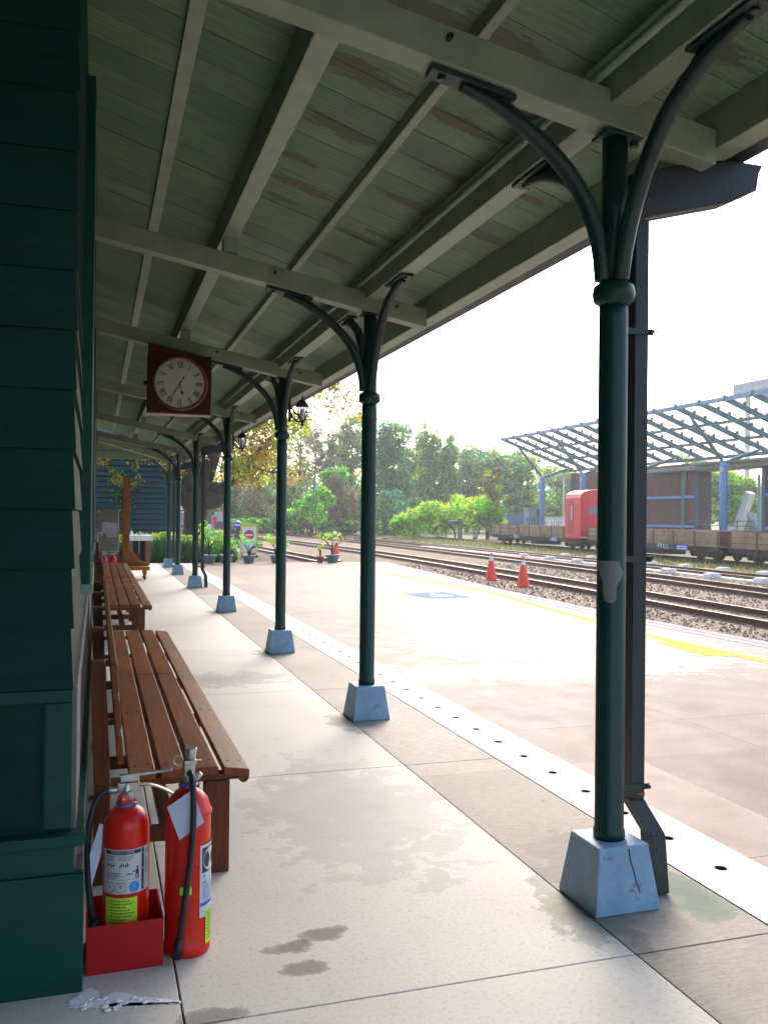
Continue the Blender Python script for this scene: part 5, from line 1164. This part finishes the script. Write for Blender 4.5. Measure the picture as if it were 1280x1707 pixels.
# ------------------------------------------------------------------ glass canopy with blue columns
t = thing('glass_canopy', 'sloping glass canopy on blue columns with branching struts', 'canopy', (33.5, 50, 0)); GS = (33.5, 50, 0)
XH, ZH, XL, ZL, XC = 30.5, 7.65, 36.6, 5.45, 33.5; YA, YB = 24., 64.6
def gz(x): return ZH + (ZL - ZH) * (x - XH) / (XL - XH)
for yc in (63.5, 57.3, 49.9, 42., 34.2):
    b = MB(); b.lathe([(.23, 0), (.23, 4.62), (.20, 4.68), (.1, 4.8)], (XC, yc, 0), 24); cl = b.build('column', blue_col, t, shift=GS)
    b = MB(); b.box(XC - .36, XC - .2, yc - .32, yc - .16, 4.2, 4.45); b.build('flood_lamp', pm('pale lamp box', (.6, .55, .4)), cl, shift=GS)
    for xe in (XH + .7, XL - .6):
        b = MB(); b.tube([(XC, yc, 4.72), (XC + (xe - XC) * .15, yc, 4.72 + (gz(xe) - .12 - 4.72) * .15), (XC + (xe - XC) * .85, yc, 4.72 + (gz(xe) - .12 - 4.72) * .85), (xe, yc, gz(xe) - .12)], [.06, .11, .11, .05], 12); b.build('strut', blue_steel, t, shift=GS)
for x, s_ in ((XH, .22), (XH + 2.05, .16), (XH + 4.1, .16), (XL, .2)):
    b = MB(); b.bar((x, YA, gz(x) + (.06 if x == XH else -.06)), (x, YB, gz(x) + (.06 if x == XH else -.06)), .12, s_); b.build('edge_beam' if x in (XH, XL) else 'purlin', blue_steel if x != XH else pm('pale blue edge', (.22, .28, .42), (.18, .23, .36)), t, shift=GS)
k = 0; y = YB
while y > YA:
    b = MB(); b.bar((XH - .12, y, gz(XH - .12) + .1), (XL + .25, y, gz(XL + .25) + .1), .15, .26); rr_ = b.build('rafter', blue_steel, t, shift=GS)
    b = MB()
    for q in range(8): xx = XH + .5 + q * .72; b.box(xx - .04, xx + .04, y - .1, y + .1, gz(xx) + .24, gz(xx) + .42)
    b.build('glass_clamp', blue_steel, rr_, shift=GS); y -= 2.03
b = MB(); b.hexa([(XH, YA, gz(XH) + .36), (XL, YA, gz(XL) + .36), (XL, YB, gz(XL) + .36), (XH, YB, gz(XH) + .36), (XH, YA, gz(XH) + .38), (XL, YA, gz(XL) + .38), (XL, YB, gz(XL) + .38), (XH, YB, gz(XH) + .38)]); b.build('glazing', glass('canopy glass', (.8, .95, .92), .2, .3), t, shift=GS)
# slatted building under it
t = thing('slatted_building', 'low building of dark brown vertical slats with blue steel frames', 'building', (41, 55, 0)); BS = (41, 55, 0)
XB = 38.
def slat_panel(y0, y1, z0, z1, name='slat_wall'):
    b = MB(); y = y0
    while y < y1: b.box(XB, XB + .06, y, min(y + .13, y1), z0, z1); y += .17
    b.box(XB + .07, XB + .12, y0, y1, z0, z1); return b.build(name, slat_brown, t, shift=BS)
slat_panel(50.35, 67, 0, 5.3); slat_panel(30, 43.9, 0, 5.0)
MB().box(XB + .13, 39.3, 50.5, 67, 0, 5.3).build('main_block', plum_wall, t, shift=BS); MB().box(XB + .13, 39.3, 30, 43.8, 0, 5.0).build('main_block', plum_wall, t, shift=BS)
for y0, y1 in ((50.35, 67), (30, 43.9)):
    for z in (1.05, 3.05): MB().box(XB - .13, XB - .01, y0, y1, z - .09, z + .09).build('frame_rail', blue_col, t, shift=BS)
for y in (50.25, 51.6, 56.5, 61.5, 66.8, 43.9, 39): MB().box(XB - .15, XB - .005, y - .14, y + .14, 0, 4.75).build('frame_post', blue_steel if y > 50.3 or y < 43 else pm('dark blue frame', (.06, .10, .18)), t, shift=BS)
MB().box(36.9, 39.6, 28, 55.2, 4.76, 5.0).build('eave_slab', grey_conc, t, bevel=.02, shift=BS)
MB().box(36.4, 40, 28, 49, 5.01, 5.16).build('upper_slab', grey_conc, t, bevel=.02, shift=BS)
MB().bar((36.7, 28, 5.35), (36.7, 66, 5.35), .1, .12).build('top_rail', blue_steel, t, shift=BS)
t2 = thing('glass_partition', 'pale green glass screen standing in the gap of the slatted building', 'glass screen', (39.5, 45.2, 0))
MB().box(-.02, .02, -.95, .95, .1, 4.3).build('pane', glass('pale green glass', (.55, .8, .75), .15, .55), t2)
b = MB(); b.box(-.06, .06, -1.05, -.96, 0, 4.4); b.box(-.06, .06, .96, 1.05, 0, 4.4); b.box(-.06, .06, -.05, .05, 0, 4.4) ; b.build('frame', pm('pale frame', (.5, .58, .58)), t2)
t2 = thing('angular_sculpture', 'angular pale sculpture with a leaning white beam in the gap of the building', 'sculpture', (40, 47.6, 0))
b = MB(); b.bar((0, 1.4, .3), (0, -.05, 3.3), .5, .45); b.build('leaning_beam', white_plain, t2, bevel=.01)
b = MB(); b.prism([(-2.6, 0), (-.2, 0), (-.1, 2.0), (-.9, 1.1), (-1.6, 2.1), (-2.3, 1.2)], -.3, .3, 'x'); b.build('angular_body', pm('weathered pale metal', (.36, .36, .35), (.24, .24, .24), 3, .5), t2); b = MB(); b.prism([(2.6, 0), (1.6, 0), (2.2, 1.2)], -.3, .3, 'x'); b.build('angular_wedge', bpy.data.materials['weathered pale metal'], t2)
t2 = thing('railing', 'low dark grey railing in front of the angular sculpture', 'railing', (37.3, 47, 0)); b = MB()
for z in (.85, 1.15, 1.45): b.tube([(0, -3, z), (0, 3, z)], .025, 6)
for y in (-3, -1.5, 0, 1.5, 3): b.tube([(0, y, 0), (0, y, 1.5)], .03, 6)
b.build('rails', pm('grey rail', (.12, .15, .17)), t2)
tree('leafy_tree', 'bright yellow green tree seen through the gap of the slatted building', 1205, 70, 775, 120, ['yg', 'lime', 'green'], 60, 70, .5, 61, True, None, bark, 'tree', TG, .34, .1)
tree('leafy_tree', 'green tree rising behind the slatted building roof', 1160, 84, 758, 110, ['yg', 'green', 'olive'], 60, 60, .5, 62, True, None, bark, 'tree', TG, .34, .1)
tree('leafy_tree', 'green tree beyond the white building at the photo edge', 1240, 72, 790, 90, ['green', 'yg'], 50, 60, .45, 63, True, None, bark, 'tree', TG, .34, .1)
# platform fences and kiosk past the wagons
t2 = thing('blue_fence', 'solid blue panel fence behind the farthest wagon', 'fence', (31.4, 65.6, 0)); b = MB()
for k in range(9): b.box(-1.55 + k * .35, -1.55 + k * .35 + .33, -.03, .03, 0, 1.8)
b.build('panels', pm('blue grey fence', (.16, .22, .38), (.12, .17, .31)), t2); MB().box(-1.6, 1.65, .031, .08, 1.6, 1.7).build('rail', blue_steel, t2)
def picket(label, x0, x1, y, m_):
    t2 = thing('picket_fence', label, 'fence', ((x0 + x1) / 2, y, 0)); b = MB(); x = x0
    while x < x1: b.box(x - (x0 + x1) / 2, x + .13 - (x0 + x1) / 2, -.02, .02, .4, 1.65); x += .24
    b.build('pickets', m_, t2); b = MB(); b.box(-(x1 - x0) / 2, (x1 - x0) / 2, .021, .06, .6, .7); b.box(-(x1 - x0) / 2, (x1 - x0) / 2, .021, .06, 1.3, 1.4); b.build('rails', m_, t2)
picket('blue picket fence beside the first blue column', at(877, 66), at(905, 66), 66, blue_steel)
picket('white picket fence between the blue column and the red cabin', at(908, 72), at(945, 72), 72, white_plain)
t2 = thing('kiosk', 'small grey and brown box kiosk behind the blue picket fence', 'kiosk', (at(890, 68), 68, 0))
MB().box(-.75, .0, -.5, .5, 0, 2.3).build('grey_side', grey_conc, t2); MB().box(.005, .7, -.5, .5, 0, 2.25).build('brown_side', slat_brown, t2); MB().box(-.8, .75, -.55, .55, 2.305, 2.38).build('lid', grey_conc, t2)
t2 = thing('lamp_pole', 'thin pale lamp pole behind the red cabin', 'pole', (at(939, 80), 80, 0))
MB().lathe([(.07, 0), (.05, 5.6)], n=10).build('shaft', white_plain, t2); MB().box(-.35, .1, -.08, .08, 5.61, 5.7).build('lamp_head', grey_conc, t2)
# tall building beyond
t2 = thing('far_building', 'white building with a pink grey flat roof slab above the glass canopy', 'building', (72, 62, 0))
MB().box(-2, 10, -26, 17.6, 0, 8.0).build('wall', white_plain, t2)
for yy_ in (17, 8, -1, -10, -19): MB().box(-6.2, -5.8, yy_ - .2, yy_ + .2, 0, 15.0).build('slab_column', white_plain, t2)
MB().box(2, 2.6, -26, 17.6, 8.01, 8.9).build('roof_rail', white_plain, t2); MB().box(-7.1, 10.5, -26.5, 18, 15.01, 16.05).build('parapet', pinkgrey, t2)
b = MB()
for k in range(8):
    for z in (2, 5.2): b.box(-2.06, -2.005, -22 + k * 5, -19.4 + k * 5, z, z + 1.6)
b.build('window', dark_glass, t2)
# ------------------------------------------------------------------ far left: houses and small track furniture
t2 = thing('low_house', 'low purple brown house with a grey roof beyond the yellow tree', 'house', (at(376, 100), 102, -.14))
MB().box(-3.4, 1.6, -2, 2, 0, 2.5).build('wall', plum_wall, t2); MB().prism([(-4, 2.5), (2.3, 2.5), (1.6, 3.4), (-.8, 4.0), (-3.2, 3.5)], -2.6, 2.6).build('roof', roof_grey, t2)
b = MB(); b.box(-2.9, -2.2, -2.05, -2.01, .3, 2.1); b.build('door', label_white, t2); b = MB(); b.box(-1.2, -.3, -2.05, -2.01, .9, 2.0); b.build('window', label_white, t2)
t2 = thing('white_house', 'white walled house with a barred window left of the big trunk', 'house', (at(292, 75), 78, -.14))
MB().box(-6, 1.95, -2, 2, 1.8, 6.6).build('wall', white_plain, t2); MB().box(-6, 2.1, -1.9, 2, 0, 1.79).build('brick_base', pm('pinkish base', (.34, .24, .22), (.25, .17, .16), 6), t2)
b = MB(); b.box(.35, 1.35, -2.03, -2.005, 2.4, 4.1); wf = b.build('window', dark_glass, t2); b = MB()
for k in range(5): b.box(.4 + k * .2, .46 + k * .2, -2.07, -2.035, 2.4, 4.1)
b.build('window_bars', white_plain, wf)
t2 = thing('handrail', 'dark tube handrail in front of the white house', 'railing', (at(307, 60), 60, -.14)); b = MB()
for z in (.9, 1.9): b.tube([(-3, 0, z), (.4, 0, z)], .05, 6)
for x in (-3, -1.2, .4): b.tube([(x, 0, 0), (x, 0, 1.95)], .05, 6)
b.build('tubes', black_m, t2)
def switch_stand():
    t = thing('switch_stand', '', 'switch stand', (0, 0, -.14)); b = MB(); b.hexa([(-.3, -.2, 0), (.3, -.2, 0), (.3, .2, 0), (-.3, .2, 0), (-.1, -.08, .45), (.1, -.08, .45), (.1, .08, .45), (-.1, .08, .45)]); b.tube([(0, 0, .45), (0, 0, .8)], .05, 8); b.build('base', black_m, t)
    b = MB(); b.lathe([(.06, .8), (.24, .86), (.25, .98), (.25, 1.12), (.2, 1.22), (.06, 1.28)], n=16); l_ = b.build('lamp_head', blue_lamp, t)
    b = MB(); b.box(-.18, .18, -.262, -.251, .98, 1.06); b.build('white_stripe', white_plain, l_); return t
s0 = switch_stand(); s0.location = (at(396, 57), 57, -.14); tag(s0, 'blue headed point lever between the tree and the no entry sign', 'switch stand', 'blue headed point levers by the tracks')
for px, Y, lab_ in ((390, 76, 'farther blue headed point lever in front of the clipped hedge'), (503, 74, 'blue headed point lever below the lime green shrub')):
    s1 = copy_tree(s0); s1.location = (at(px, Y), Y, -.14); s1['label'] = lab_
t2 = thing('marker_post', 'white upright marker post beyond the tracks left of the second nearest post', 'marker post', (at(590, 74), 74, -.14))
MB().box(-.17, .17, -.06, .06, 0, 1.15).build('slab', white_plain, t2, bevel=.02); MB().box(-.17, .17, -.066, -.061, .85, .95).build('stripe', ink_blue, t2)
t2 = thing('striped_bar', 'low yellow and black striped bar lying along the rails', 'barrier', (at(600, 58), 58, -.1))
for k in range(8): MB().box(-1.9 + k * .5, -1.42 + k * .5, -.05, .05, .02, .13).build('stripe', yellow_p if k % 2 == 0 else black_m, t2)
t2 = thing('standpipe', 'grey hydrant pipe standing in the shade under the yellow green bush', 'pipe', (at(767, 57.5), 57.5, -.14))
MB().lathe([(.2, 0), (.17, .1), (.15, 1.5), (.17, 1.55)], n=12).build('pipe', pm('grey green pipe', (.14, .17, .17)), t2); MB().tube([(-.14, 0, 1.3), (-.75, 0, 1.35), (-.8, 0, 1.05)], .1, 8).build('spout', bpy.data.materials['grey green pipe'], t2)
t2 = thing('crossing_board', 'small red and white board on a grey pole beyond the big tree', 'sign', (at(355, 62), 62, -.14))
MB().tube([(0, 0, 0), (0, 0, 1.6)], .08, 8).build('pole', grey_conc, t2); MB().box(-.02, .26, -.1, -.06, .95, 1.5).build('red_board', sign_red, t2); MB().box(-.4, -.12, -.1, -.06, .3, 1.0).build('white_board', white_plain, t2)
